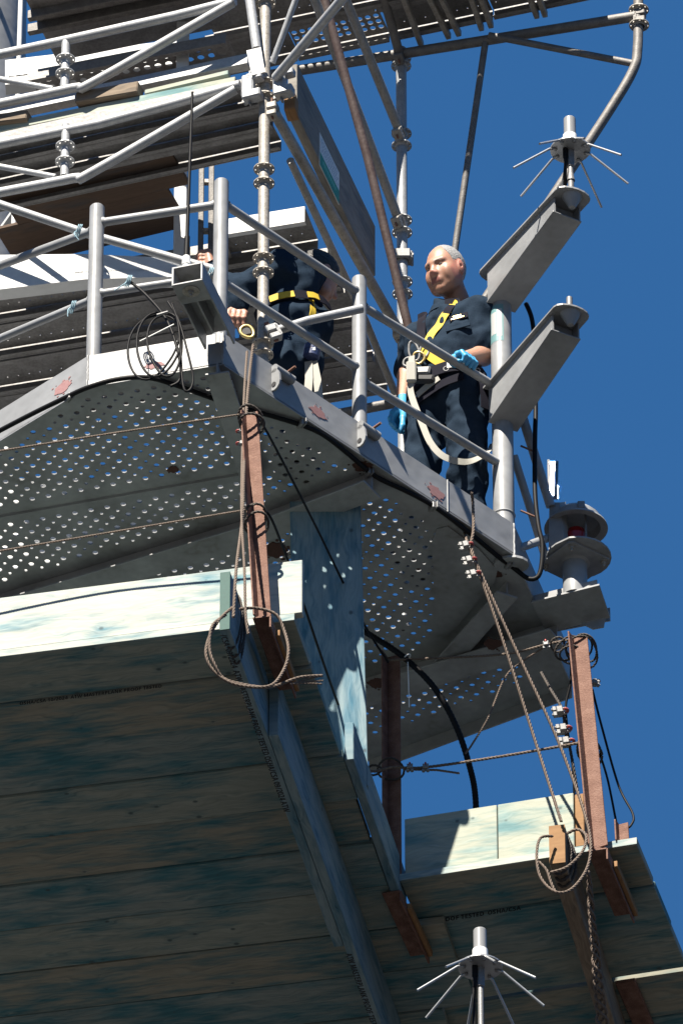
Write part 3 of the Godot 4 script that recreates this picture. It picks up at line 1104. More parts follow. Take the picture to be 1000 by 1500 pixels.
# ------------------------------------------------------------------ scaffold
var yA := 0.0
func pipe(called: String, label: String, category: String, pts: Array, r: float, m: Material, group := "", ends := 0) -> Node3D:
	# a scaffold tube along pts; ends: 1 = pinned wedge head at the far end, 2 = at both ends
	var t := thing(called, label, category, pts[0], group)
	var st := mb()
	sweep(st, pts, [r], 16)
	part(st, "tube", m, t)
	var e := []
	if ends >= 1:
		e.append([pts[pts.size() - 1], flat(pts[pts.size() - 2], pts[pts.size() - 1])])
	if ends >= 2:
		e.append([pts[0], flat(pts[1], pts[0])])
	for q in e:
		wedge_head(t, q[0], q[1], m)
	return t
func wedge_head(t: Node3D, p: Vector3, d: Vector3, m: Material) -> void:
	var st := mb()
	var s := side(d)
	var up := s.cross(d).normalized()
	obox(st, p + d * 0.02 + up * 0.012, d, up, s, Vector3(0.026, 0.017, 0.022), 0.004)
	obox(st, p + d * 0.02 - up * 0.030, d, up, s, Vector3(0.026, 0.014, 0.022), 0.004)
	obox(st, p + d * 0.0 - up * 0.008, d, up, s, Vector3(0.008, 0.03, 0.022), 0.002)
	var h := part(st, "wedge_head", m, t)
	st = mb()
	obox(st, p + d * 0.026 + up * 0.002, d, up, s, Vector3(0.010, 0.055, 0.004), 0.0015)
	part(st, "wedge", M.rust, h)
func standard(label: String, x: float, z: float, y0: float, y1: float, ringy: Array, m: Material) -> Node3D:
	var t := thing("scaffold_standard", label, "scaffold pole", Vector3(x, y0, z))
	var st := mb()
	tube(st, Vector3(x, y0, z), Vector3(x, y1, z), 0.0242, 0.0242, 20)
	part(st, "tube", m, t)
	for y in ringy:
		st = mb()
		rosette(st, Vector3(x, y, z), Vector3.UP)
		part(st, "ring", m, t)
	return t
func coupler(t: Node3D, p: Vector3, d: Vector3) -> void:
	# a bolted swivel clamp
	var st := mb()
	var s := side(d)
	var up := s.cross(d).normalized()
	obox(st, p + s * 0.034, d, up, s, Vector3(0.024, 0.030, 0.014), 0.006)
	obox(st, p - s * 0.034, d, up, s, Vector3(0.024, 0.030, 0.014), 0.006)
	obox(st, p + up * 0.034, d, up, s, Vector3(0.024, 0.010, 0.036), 0.004)
	tube(st, p + s * 0.044 - up * 0.05, p + s * 0.044 + up * 0.03, 0.007, 0.007, 8)
	part(st, "clamp", M.zinc, t)

func lattice(label: String, tc: Array, bc: Array, vx: float, rings: Array, brace: Array, p0: Vector3, n: Vector3) -> void:
	var P := func(q): return on(q[0], q[1], p0, n)
	var tp := tc.map(P)
	var bp := bc.map(P)
	var t := thing("lattice_ledger", label, "scaffold ledger", tp[tp.size() - 1])
	var st := mb()
	sweep(st, tp, [0.0215], 16)
	part(st, "top_chord", M.galv, t)
	st = mb()
	var b2 := []
	for i in bp.size() - 1:
		b2.append(bp[i])
	b2 = smooth([bp[0], bp[1], bp[2], bp[3], bp[4]], 5)
	sweep(st, b2, [0.0215], 16)
	part(st, "bottom_chord", M.galv, t)
	st = mb()
	var a: Vector3 = P.call([vx, rings[0]])
	var b: Vector3 = P.call([vx, rings[3]])
	b.x = a.x
	b.z = a.z
	tube(st, a, b, 0.0195, 0.0195, 16)
	part(st, "upright", M.galv, t)
	for y in [rings[1], rings[2]]:
		st = mb()
		var c: Vector3 = P.call([vx, y])
		rosette(st, Vector3(a.x, c.y, a.z), Vector3.UP, 0.043, 0.0205)
		part(st, "ring", M.galv, t)
	st = mb()
	tube(st, P.call(brace[0]), P.call(brace[1]), 0.0135, 0.0125, 12)
	part(st, "brace", M.galv, t)

func steel_plank(label: String, a: Vector3, b: Vector3, w: float, hole: float, pitch: float, group: String, edge := 0.055) -> Node3D:
	# pressed steel plank seen from below: holed sheet with folded edges; a and b are the ends of its near lower edge
	var t := thing("steel_plank", label, "scaffold plank", a, group)
	var ex := flat(a, b)
	var ez := Vector3(ex.z, 0, -ex.x).normalized()
	if ez.z > 0.0:
		ez = -ez
	var L := a.distance_to(b)
	var st := mb()
	var poly := PackedVector2Array([Vector2(0, 0.012), Vector2(L, 0.012), Vector2(L, w - 0.012), Vector2(0, w - 0.012)])
	var rows := int(w / pitch)
	var rule := func(ix, iz, _c):
		if hole > 0.01:
			return hole if iz > 0 and iz < rows - 1 else 0.0
		return hole if (iz % 2 == 1 and ix % 2 == 0) or (iz % 2 == 1 and iz % 4 == 3 and ix % 2 == 1) else 0.0
	plate_holes(st, a + Vector3(0, edge, 0), ex, ez, poly, Vector3(0, -0.003, 0), pitch, rule)
	part(st, "sheet", M.steel_plank, t)
	for s in [0.0, 1.0]:
		st = mb()
		var o: Vector3 = a + ez * (w * s) + ez * (0.004 if s == 0.0 else -0.004)
		var m := o + ex * L * 0.5 + Vector3.UP * edge * 0.5
		obox(st, m, ex, Vector3.UP, ez, Vector3(L * 0.5, edge * 0.5 + 0.002, 0.003), 0.001)
		obox(st, o + ex * L * 0.5 + ez * (0.014 if s == 0.0 else -0.014) + Vector3.UP * 0.002, ex, Vector3.UP, ez, Vector3(L * 0.5, 0.002, 0.011), 0.001)
		part(st, "folded_edge", M.sunlit_steel if s == 0.0 and hole == 0.0031 else M.steel_plank, t)  # front plank's sunlit near edge drawn with the lighter steel
	return t
func board(called: String, label: String, category: String, a: Vector3, b: Vector3, up: Vector3, w: float, h: float, m: Material, group := "", bev := 0.003) -> Node3D:
	var t := thing(called, label, category, a, group)
	var st := mb()
	bar(st, a, b, up, w, h, bev, Vector2(rng.randf(), rng.randf_range(0.45, 0.55)))
	part(st, "board", m, t)
	return t

func build_scaffold() -> void:
	# near standard A on the platform deck, far standard B, hanging post C
	var A := at(385, 500, 0.30)
	var dy := TY + DECK
	var ra := []
	for y in [4, 122, 142, 247, 268, 378, 399, 503, 519]:
		ra.append(at(385, y, A.z).y)
	standard("weathered scaffold pole rising through the crouched worker's spot behind the rail", A.x, A.z, dy + 0.002, at(385, -60, A.z).y, ra, M.galv_old)
	var zB := -1.12
	var B := at(589, 400, zB)
	var rb := []
	for y in [85, 96, 195, 213, 322, 340, 412, 430]:
		rb.append(at(589, y, B.z).y)
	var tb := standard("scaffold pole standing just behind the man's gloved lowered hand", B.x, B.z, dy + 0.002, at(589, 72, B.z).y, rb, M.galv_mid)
	coupler(tb, Vector3(B.x, at(589, 378, zB).y, zB), Vector3.UP)
	# two bent lattice ledgers at the upper left, both in the upright plane through A
	var dir := Vector3(1, 0, 0.38).normalized()
	var nrm := dir.cross(Vector3.UP)
	var pA := Vector3(A.x, A.y, A.z)
	lattice("upper bent-tube lattice ledger with a twin-ringed upright over the white beam", [[-40, 88], [0, 80], [102, 58], [258, 23], [345, 1]], [[-40, 161], [0, 152], [108, 129], [140, 119], [341, 4]], 97, [60, 86, 107, 128], [[-10, 114], [78, 130]], pA, nrm)
	lattice("lower bent-tube lattice ledger with a twin-ringed upright under the wood blocks", [[-40, 219], [0, 211], [146, 181], [250, 153], [352, 124]], [[-40, 290], [0, 282], [108, 261], [136, 252], [345, 131]], 97, [184, 213, 236, 258], [[-10, 242], [82, 259]], pA, nrm)
	# heads of the ledgers gathered on standard A
	yA = at(385, 130, A.z).y
	for q in [["cast scaffold head bolted on the weathered pole where the lower ledger ends", 364, 128, 0.03], ["cast scaffold head on the weathered pole holding the two white tubes", 410, 122, 0.10]]:
		var c := at(q[1], q[2], A.z + q[3])
		var t := thing("ledger_head", q[0], "scaffold head", c)
		var st := mb()
		obox(st, c, dir, Vector3.UP, nrm, Vector3(0.028, 0.062, 0.022), 0.008)
		obox(st, c + Vector3(0, -0.055, 0) + dir * 0.02, dir, Vector3.UP, nrm, Vector3(0.042, 0.022, 0.027), 0.006)
		obox(st, c + Vector3(0, 0.045, 0) + dir * 0.03, dir, Vector3.UP, nrm, Vector3(0.036, 0.018, 0.022), 0.005)
		part(st, "casting", M.galv, t)
		st = mb()
		for k in [-1.0, 1.0]:
			tube(st, c + dir * 0.028 * k - nrm * 0.02 + Vector3(0, -0.05, 0), c + dir * 0.028 * k - nrm * 0.045 + Vector3(0, -0.05, 0), 0.011, 0.011, 6)
		part(st, "bolt", M.zinc, t)
		st = mb()
		obox(st, c + dir * 0.005 + nrm * -0.012, dir, Vector3.UP, nrm, Vector3(0.004, 0.095, 0.013), 0.001)
		part(st, "wedge", M.zinc, t)
	var yn := at(408, 118, A.z + 0.10).y - TY
	pipe("scaffold_tube", "thick white tube reaching out from the head on the weathered pole", "scaffold tube", [lv(520, -24, yn), lv(404, 114, yn)], 0.0215, M.galv)
	pipe("scaffold_tube", "thin white tube beside the thick white one at the pole head", "scaffold tube", [at(442, -25, A.z + 0.30), at(399, 92, A.z + 0.13)], 0.0135, M.galv)
	var up1 := pipe("scaffold_tube", "tapered white tube ending in a flat gusset above the pole head", "scaffold tube", [at(362, -30, A.z + 0.06), at(376, 72, A.z + 0.06)], 0.021, M.galv)
	var sg := mb()
	var gq := [at(361, 74, A.z + 0.09), at(382, 69, A.z + 0.09), at(388, 105, A.z + 0.07), at(369, 110, A.z + 0.07)]
	slab(sg, gq, Vector3(0, -0.002, -0.008))
	part(sg, "gusset", M.galv, up1)
	# light channel, stacked toe boards and wood blocks along the upper ledger line
	var pF := pA - nrm * 0.06
	var ln := func(x, y, back): return on(x, y, pA - nrm * -back, nrm)
	var bk := -0.12
	var n2 := nrm if nrm.z < 0.0 else -nrm
	var G := func(x, y, back): return on(x, y, pA + n2 * back, n2)
	board("channel_beam", "long light grey channel beam running behind the lower ledger's toe boards", "beam", G.call(-40, 175, 0.16), G.call(366, 90, 0.16), Vector3.UP, 0.05, 0.060, M.galv)
	board("toe_board", "pale blue-white toe board tied along the lower lattice ledger", "board", G.call(-40, 199, 0.07), G.call(346, 121, 0.07), Vector3.UP, 0.035, 0.045, M.pale_teal)
	board("toe_board", "short pale plank piece lying on top of the long toe board", "board", G.call(214, 138, 0.09), G.call(336, 109, 0.09), Vector3.UP, 0.035, 0.026, M.pale_teal)
	board("wood_block", "longer brown wood block resting on the pale toe board", "block", G.call(115, 149, 0.06), G.call(206, 133, 0.06), Vector3.UP, 0.07, 0.062, M.beam_wood, "", 0.005)
	board("wood_block", "shorter brown wood block lying furthest from the weathered pole on the toe board", "block", G.call(-60, 187, 0.06), G.call(44, 174, 0.06), Vector3.UP, 0.07, 0.05, M.beam_wood, "", 0.005)
	# plank decks seen from below
	var k := 0
	for q in [[-80, 226, 372, 126], [-80, 260, 384, 158], [-80, 294, 396, 190]]:
		steel_plank("dark steel scaffold plank under the toe boards, " + ["outer", "middle", "inner"][k] + " one of its row", lv(q[0], q[1], 2.15), lv(q[2], q[3], 2.15), 0.150, 0.0032, 0.05, "steel planks behind the lower lattice ledger")
		k += 1
	k = 0
	for q in [[-60, 432, 330, 367], [-60, 486, 330, 421], [-60, 540, 330, 475], [-60, 592, 330, 527]]:
		steel_plank("dark holed steel plank behind the coiled lead's guard rails, " + ["first", "second", "third", "fourth"][k] + " below the white girder", lv(q[0], q[1], 1.95), lv(q[2], q[3], 1.95), 0.238, 0.0031 if k == 9 else 0.0032, 0.05, "steel planks behind the coiled lead's guard rails")
		k += 1
	k = 0
	for q in [[306, 347, 446, 324], [330, 402, 480, 377], [330, 457, 505, 428], [330, 512, 527, 480], [330, 565, 548, 529]]:
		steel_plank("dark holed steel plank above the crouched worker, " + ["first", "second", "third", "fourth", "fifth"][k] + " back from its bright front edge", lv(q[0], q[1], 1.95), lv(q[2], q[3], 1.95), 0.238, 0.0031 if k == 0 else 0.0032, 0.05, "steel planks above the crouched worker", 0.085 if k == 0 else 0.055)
		k += 1
	# upper plank deck at the very top with its hole-riddled plank
	var yU := at(590, 78, zB).y - TY + 0.06
	k = 0
	for q in [[40, 118, 330, 62]]:
		steel_plank("hole-riddled steel plank in the shade below the upper white girder", lv(q[0], q[1], 3.05), lv(q[2], q[3], 3.05), 0.20, 0.0165 if k == 0 else 0.0032, 0.05, "steel planks behind the upper ledger")
		k += 1
	steel_plank("short plank riddled with round holes beside the upper far node", lv(415, 42, yU), lv(548, 14, yU), 0.235, 0.0135, 0.039, "top deck planks")
	steel_plank("grey plank of the top deck butted against the round-holed plank", lv(300, 66, yU), lv(413, 42, yU), 0.235, 0.0032, 0.05, "top deck planks")
	k = 0
	for q in [[552, 13, 700, -18], [702, -19, 860, -52]]:
		steel_plank("grey plank of the top deck laid over the long ledger, " + ["nearer the far node", "nearer the hanging post"][k], lv(q[0], q[1], yU), lv(q[2], q[3], yU), 0.235, 0.0032, 0.05, "top deck planks")
		k += 1
	steel_plank("plain grey plank of the top deck behind the round-holed one", lv(290, 15, yU), lv(725, -76, yU), 0.235, 0.0032, 0.05, "top deck planks")
	k = 0
	for q in [[590, -5, 617, 66], [628, -5, 657, 54], [645, -5, 672, 50], [688, -8, 705, 42], [702, -8, 719, 38], [772, -12, 786, 24], [785, -14, 798, 22]]:
		board("deck_bearer", "narrow steel bearer under the top deck, " + ["first", "second", "third", "fourth", "fifth", "sixth", "seventh"][k] + " out from the far scaffold node", "bearer", lv(q[0], q[1], yU - 0.02), lv(q[2], q[3], yU - 0.02), Vector3.UP, 0.024, 0.035, M.galv_old, "bearers under the top deck")
		k += 1
	# ledgers and braces
	var yL := at(589, 86, zB).y - TY
	pipe("scaffold_ledger", "long dark ledger tube across the top from far node to hanging post", "scaffold tube", [lv(395, 110, yL), lv(930, 24, yL)], 0.0242, M.tube_dark, "", 2)
	var C := lv(935, 24, yL)
	var cz := C.z
	var tc := thing("hanging_post", "bent dark tube hanging with twin rings at the long ledger's end", "scaffold tube", C)
	var st := mb()
	sweep(st, smooth([at(934, -40, cz), at(934, 20, cz), at(933, 72, cz), at(926, 104, cz), at(890, 165, cz - 0.03), at(800, 302, cz - 0.12), at(720, 424, cz - 0.2), at(640, 545, cz - 0.28)], 6), [0.0225], 16)
	part(st, "tube", M.tube_dark, tc)
	for y in [14, 36]:
		st = mb()
		rosette(st, Vector3(C.x, at(934, y, cz).y, cz), Vector3.UP)
		part(st, "ring", M.galv_old, tc)
	pipe("scaffold_brace", "dark brace tube from the long ledger to the hanging post's bend", "scaffold tube", [lv(716, 52, yL), at(926, 93, cz)], 0.0165, M.tube_dark)
	pipe("scaffold_brace", "dark brace tube dropping behind the man's head", "scaffold tube", [lv(711, 58, yL), at(668, 352, zB - 0.1), at(640, 545, zB - 0.13)], 0.0155, M.tube_dark)
	pipe("scaffold_brace", "grey brace landing on the far pole's upper ring pair", "scaffold tube", [at(496, -25, zB + 0.55), at(583, 188, zB + 0.05)], 0.0215, M.galv_old, "", 1)
	pipe("scaffold_brace", "long grey brace landing on the far pole's middle ring pair", "scaffold tube", [at(452, -25, zB + 0.75), at(492, 80, zB + 0.55), at(582, 318, zB + 0.05)], 0.0215, M.galv_old, "", 1)
	pipe("scaffold_brace", "reddish brown brace crossing in front of the far pole", "scaffold tube", [at(468, -25, zB + 0.70), at(538, 230, zB + 0.42), at(604, 505, zB + 0.14)], 0.0205, M.tube_red)
	pipe("scaffold_brace", "grey tube dropping from the top deck into the far node", "scaffold tube", [at(556, -25, zB + 0.35), at(584, 76, zB + 0.05)], 0.0215, M.tube_dark, "", 1)
	pipe("scaffold_ledger", "dark tube seen through the gap under the crouched worker's deck", "scaffold tube", [at(455, 614, zB - 0.06), at(580, 590, zB - 0.06)], 0.0225, M.tube_dark, "", 1)
	pipe("scaffold_ledger", "brown tube under the signboard plank, running back from the weathered pole", "scaffold tube", [lv(402, 165, 1.86), lv(582, 482, 1.86)], 0.0235, M.galv_old, "", 2)
	pipe("scaffold_brace", "thin brown tube beside the ledger under the signboard plank", "scaffold tube", [lv(425, 235, 1.80), lv(535, 470, 1.80), lv(588, 600, 1.62)], 0.017, M.galv_old)
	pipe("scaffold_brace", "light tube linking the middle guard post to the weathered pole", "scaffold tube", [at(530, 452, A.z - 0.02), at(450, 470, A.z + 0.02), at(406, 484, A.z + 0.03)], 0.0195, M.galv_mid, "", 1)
	pipe("scaffold_brace", "light tube crossing behind the bend's guard post, sloping down towards the whip aerial", "scaffold tube", [at(-30, 289, 0.35), at(130, 343, 0.36), at(318, 396, 0.38)], 0.0185, M.galv)
	# side toe board with the notice, running back from the weathered pole
	var sa := lv(428, 168, 1.95)
	var sb := lv(543, 406, 1.95)
	var tt := thing("side_board", "weathered grey plank on edge carrying a green and white notice", "board", sa)
	st = mb()
	var sd := flat(sa, sb)
	bar(st, sa + Vector3(0, 0.143, 0), sb + Vector3(0, 0.143, 0), Vector3.UP, 0.042, 0.286, 0.003, Vector2(0.3, 0.5))
	part(st, "plank", M.grey_wood, tt)
	var sn := Vector3(-sd.z, 0, sd.x)
	if sn.x < 0.0:
		sn = -sn
	notice(sa, sb, sn, sd)
	st = mb()
	board("wood_block", "small brown block wedged between the pole head and the side plank", "block", lv(424, 148, 1.99), lv(430, 166, 1.99), Vector3.UP, 0.05, 0.09, M.brown_wood)
	# girder and column of the mast house behind, sunlight put into their white, dark plywood overhead
	var g := thing("white_girder", "girder plate coloured white for sunlight behind the guard rails by the coiled lead", "girder", at(0, 420, -0.35))
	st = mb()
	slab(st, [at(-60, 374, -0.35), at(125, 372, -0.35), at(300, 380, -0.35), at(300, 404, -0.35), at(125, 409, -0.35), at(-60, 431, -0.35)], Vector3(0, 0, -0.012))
	part(st, "plate", M.sunlit_steel, g)
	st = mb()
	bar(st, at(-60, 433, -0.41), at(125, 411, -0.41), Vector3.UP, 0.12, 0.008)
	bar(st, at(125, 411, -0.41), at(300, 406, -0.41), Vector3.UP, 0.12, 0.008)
	part(st, "flange", M.sunlit_steel, g)
	g = thing("white_girder", "girder plate coloured bright white for sunlight behind the upper lattice ledger", "girder", at(10, 110, -1.3))
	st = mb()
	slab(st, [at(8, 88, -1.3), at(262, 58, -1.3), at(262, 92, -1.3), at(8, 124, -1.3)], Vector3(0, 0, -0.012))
	part(st, "plate", M.sunlit_steel, g)
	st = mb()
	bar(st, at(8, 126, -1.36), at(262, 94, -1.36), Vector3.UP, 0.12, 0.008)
	part(st, "flange", M.sunlit_steel, g)
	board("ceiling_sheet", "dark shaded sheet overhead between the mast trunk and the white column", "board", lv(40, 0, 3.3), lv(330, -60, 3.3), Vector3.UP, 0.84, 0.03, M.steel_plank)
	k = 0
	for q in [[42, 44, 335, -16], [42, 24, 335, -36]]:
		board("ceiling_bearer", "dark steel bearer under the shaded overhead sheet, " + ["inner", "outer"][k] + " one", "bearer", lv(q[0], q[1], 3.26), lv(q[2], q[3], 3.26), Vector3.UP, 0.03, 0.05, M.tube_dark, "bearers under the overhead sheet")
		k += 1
	var col := thing("white_column", "flat-faced column coloured white for sunlight behind the whip aerial", "column", at(263, 400, -0.62))
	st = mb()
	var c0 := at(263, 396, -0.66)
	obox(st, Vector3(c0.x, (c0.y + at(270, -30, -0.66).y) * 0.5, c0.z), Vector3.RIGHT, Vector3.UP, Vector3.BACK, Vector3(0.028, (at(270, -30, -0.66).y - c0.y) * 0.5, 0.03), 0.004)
	part(st, "shaft", M.sunlit_steel, col)
	k = 0
	for q in [[10, 300, 262, 240], [10, 362, 262, 302]]:
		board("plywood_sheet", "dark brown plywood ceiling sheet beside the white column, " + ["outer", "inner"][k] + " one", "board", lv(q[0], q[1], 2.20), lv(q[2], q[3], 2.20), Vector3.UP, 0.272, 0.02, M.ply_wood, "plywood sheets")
		k += 1
	var w0 := Vector3(-1.85, TY + DECK + 0.001, -1.60)
	var wall := thing("added_deckhouse_wall", "added white deckhouse wall seen only through the deck's drain holes", "wall", w0)  # added so that bright white shows through the drain holes
	st = mb()
	obox(st, Vector3(-1.10, TY + 0.84, -1.60), Vector3.RIGHT, Vector3.UP, Vector3.BACK, Vector3(0.75, 0.595, 0.01), 0.002)
	part(st, "plate", M.sunlit_steel, wall)
	for x in [-1.6, -1.1, -0.6]:
		st = mb()
		obox(st, Vector3(x, TY + 0.84, -1.64), Vector3.RIGHT, Vector3.UP, Vector3.BACK, Vector3(0.006, 0.59, 0.028), 0.001)
		part(st, "stiffener", M.sunlit_steel, wall)
	# dark slotted post right of the column
	var lp := at(301, 385, -0.5)
	var lt := thing("slotted_post", "dark twin-channel post the gripping hand holds beside the corner post", "post", lp)
	st = mb()
	var ly := at(301, 180, lp.z).y
	for s in [-1.0, 1.0]:
		obox(st, Vector3(lp.x + s * 0.022, (lp.y - 0.2 + ly) * 0.5, lp.z), Vector3.RIGHT, Vector3.UP, Vector3.BACK, Vector3(0.012, (ly - lp.y + 0.2) * 0.5, 0.02), 0.003)
	part(st, "channel", M.tube_dark, lt)
	for j in 7:
		st = mb()
		obox(st, Vector3(lp.x, lp.y - 0.1 + j * 0.14, lp.z), Vector3.RIGHT, Vector3.UP, Vector3.BACK, Vector3(0.014, 0.01, 0.012), 0.001)
		part(st, "rung", M.galv_old, lt)

func notice(sa: Vector3, sb: Vector3, sn: Vector3, sd: Vector3) -> void:
	# printed notice: white upper half with lines of print, green lower half
	var w := 192
	var h := 128
	var img := Image.create(w, h, false, Image.FORMAT_RGB8)
	img.fill(lin(0.62, 0.64, 0.62))
	img.fill_rect(Rect2i(0, 74, w, 54), lin(0.01, 0.20, 0.10))
	var r := RandomNumberGenerator.new()
	r.seed = 3
	for row in 5:
		var x := 12
		while x < w - 18:
			var l := r.randi_range(5, 15)
			img.fill_rect(Rect2i(x, 10 + row * 12, l, 5), lin(0.20, 0.22, 0.30))
			x += l + 4
	var x2 := 30
	for i in 9:
		img.fill_rect(Rect2i(x2, 88, 9, 14), lin(0.14, 0.42, 0.28))
		x2 += 15
	img.generate_mipmaps()
	var m := StandardMaterial3D.new()
	m.albedo_texture = ImageTexture.create_from_image(img)
	m.roughness = 0.45
	var o := on(468, 218, sa + sn * 0.0225, sn)
	var e := on(496, 268, sa + sn * 0.0225, sn)
	var along := sd * (e - o).dot(sd)
	var t := thing("notice", "small green and white printed notice fixed on the grey side plank", "sign", o)
	var st := mb()
	var up := Vector3.UP * 0.18
	var c := o + along * 0.5
	obox(st, c, sd, Vector3.UP, sn, Vector3(along.length() * 0.5 + 0.002, 0.092, 0.0012), 0.0)
	part(st, "backing", M.white_plastic, t)
	st = mb()
	var q := [o + up * 0.5, o + along + up * 0.5, o + along - up * 0.5, o - up * 0.5]
	var uv := [Vector2(0, 0), Vector2(1, 0), Vector2(1, 1), Vector2(0, 1)]
	tri(st, q[0] + sn * 0.002, q[1] + sn * 0.002, q[2] + sn * 0.002, sn, uv[0], uv[1], uv[2])
	tri(st, q[0] + sn * 0.002, q[2] + sn * 0.002, q[3] + sn * 0.002, sn, uv[0], uv[2], uv[3])
	part(st, "print", m, t)

# ------------------------------------------------------------------ timber work platforms
var PL := 0.0          # height of the planks' underside over the middle of the view
var uL: Vector3
var vL: Vector3
var oL: Vector3
var uR: Vector3
var vR: Vector3
var oR: Vector3
func lettering(text: String, size: float, o: Vector3, ax: Vector3, ay: Vector3, parent: Node3D) -> void:
	var tm := TextMesh.new()
	var f := SystemFont.new()
	f.font_names = PackedStringArray(["Droid Sans"])
	f.font_weight = 700
	tm.font = f
	tm.text = text
	tm.font_size = 32
	tm.pixel_size = size / 24.0
	tm.depth = 0.0006
	tm.horizontal_alignment = HORIZONTAL_ALIGNMENT_LEFT
	tm.material = M.ink
	var mi := MeshInstance3D.new()
	mi.name = "stencil"
	mi.mesh = tm
	mi.transform = Transform3D(Basis(ax, ay, ax.cross(ay)), o - org)
	parent.add_child(mi, true)
func nth(i: int) -> String:
	return ["first", "second", "third", "fourth", "fifth", "sixth", "seventh", "eighth", "ninth", "tenth", "eleventh"][i]
func build_timber() -> void:
	var c := at(431, 909, 1.0)
	PL = c.y - TY
	oL = c
	uL = (lv(0, 963, PL) - c).normalized() * -1.0
	vL = Vector3(uL.z, 0, -uL.x)
	var th := 0.038
	# left platform: planks side by side, running across; each lifts a little differently
	for i in 11:
		var w := 0.301
		var near_z := i * 0.311
		var lift := [0.0, -0.012, 0.003, -0.004, 0.004, -0.003, 0.002, 0.0, 0.003, -0.002, 0.0][i] as float
		var right := [0.0, 0.004, -0.004, 0.005, -0.006, 0.003, 0.004, 0.18, 0.20, 0.05, 0.05][i] as float
		var a := oL + vL * (near_z + w * 0.5) - uL * 2.1 + Vector3(0, th * 0.5 + lift, 0)
		var b := oL + vL * (near_z + w * 0.5) + uL * right + Vector3(0, th * 0.5 + lift, 0)
		var t := thing("deck_plank", "blue-stained plank in the long work platform, " + nth(i) + " back from its white toe board", "plank", a, "planks of the long work platform")
		var st := mb()
		bar(st, a, b, Vector3.UP, w, th, 0.002, Vector2(rng.randf(), rng.randf_range(0.45, 0.55)))
		part(st, "board", M.teal_wood[i % 3], t)
		if i == 0:
			st = mb()
			var fe := Vector3(0, 0, 0) - vL * (w * 0.5 + 0.0012)
			bar(st, a + fe, b + fe, Vector3.UP, 0.0018, th - 0.006, 0.0, Vector2(0.3, 0.5))
			part(st, "sawn_edge", M.pale_wood, t, "bare pale front edge")
		if i == 1:
			lettering("OSHA/CSA 10/2024  ATW MASTERPLANK PROOF TESTED", 0.017, oL + vL * (near_z - 0.0008) - uL * 1.2 + Vector3(0, lift + 0.006, 0), uL, Vector3.UP, t)
	# its long toe board, standing on edge on the first plank
	var ty := PL + th + 0.001
	var ta := oL + Vector3(0, th + 0.001 + 0.135, 0) + vL * 0.025
	var t := thing("toe_board", "bright cream toe board along the front of the long work platform", "board", ta)
	var st := mb()
	bar(st, ta - uL * 2.1, ta + uL * 0.030, Vector3.UP, 0.038, 0.268, 0.003, Vector2(0.1, 0.5))
	part(st, "board", M.pale_wood, t)
	# side toe board along the right-hand ends
	var sa := oL + uL * 0.027 + vL * 0.95 + Vector3(0, 0.085, 0)
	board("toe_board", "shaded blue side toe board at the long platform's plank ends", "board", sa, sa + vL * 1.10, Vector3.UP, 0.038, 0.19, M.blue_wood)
	# upright blue board
	var zb := oL.z + vL.z * 1.22
	var pb := at(482, 1150, zb)
	var pt := at(476, 738, zb)
	var by := PL + TY + th + 0.006
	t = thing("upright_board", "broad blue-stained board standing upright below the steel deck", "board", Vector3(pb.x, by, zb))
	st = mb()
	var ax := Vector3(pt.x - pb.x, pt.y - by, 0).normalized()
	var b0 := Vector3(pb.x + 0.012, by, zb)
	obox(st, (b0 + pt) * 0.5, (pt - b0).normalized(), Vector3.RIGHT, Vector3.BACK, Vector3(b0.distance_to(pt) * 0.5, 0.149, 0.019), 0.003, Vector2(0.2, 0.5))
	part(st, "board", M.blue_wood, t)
	# doubled joists on edge under the long platform
	var j0 := lv(330, 838, PL - 0.004)
	var jh := 0.286
	t = thing("joist", "stencilled plank on edge under the long platform with a green painted end", "joist", j0)
	st = mb()
	var ja := j0 - Vector3(0, jh * 0.5, 0)
	bar(st, ja + vL * 0.003, ja + vL * 2.22, Vector3.UP, 0.040, jh, 0.002, Vector2(0.4, 0.5))
	part(st, "board", M.blue_wood, t)
	st = mb()
	bar(st, ja - vL * 0.001, ja + vL * 0.0029, Vector3.UP, 0.041, jh + 0.001, 0.001)
	part(st, "painted_end", M.green_paint, t, "green painted end grain")
	lettering("/CSA  09/2024  ATW MASTERPLANK PROOF TESTED OSHA/CSA 09/2024 ATW", 0.026, ja + vL * 0.03 - uL * 0.013 - Vector3(0, jh * 0.5 + 0.0007, 0), vL, uL, t)
	var k0 := j0 + uL * 0.043 + vL * 0.72 - Vector3(0, 0.004, 0)
	t = thing("joist", "second blue plank on edge, doubled against the green-ended one", "joist", k0)
	st = mb()
	var ka := k0 - Vector3(0, jh * 0.5, 0)
	bar(st, ka, ka + vL * 3.0, Vector3.UP, 0.040, jh, 0.002, Vector2(0.7, 0.5))
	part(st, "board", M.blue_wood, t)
	lettering("ATW MASTERPLANK PROOF TESTED OSHA/CSA 09/2024", 0.026, ka + vL * 1.55 - uL * 0.013 - Vector3(0, jh * 0.5 + 0.0007, 0), vL, uL, t)

	# right platform
	var pr := PL + 0.045
	oR = lv(585, 1291, pr)
	var r1 := lv(932, 1237, pr)
	uR = flat(oR, r1)
	vR = Vector3(uR.z, 0, -uR.x)
	var LR := oR.distance_to(r1)
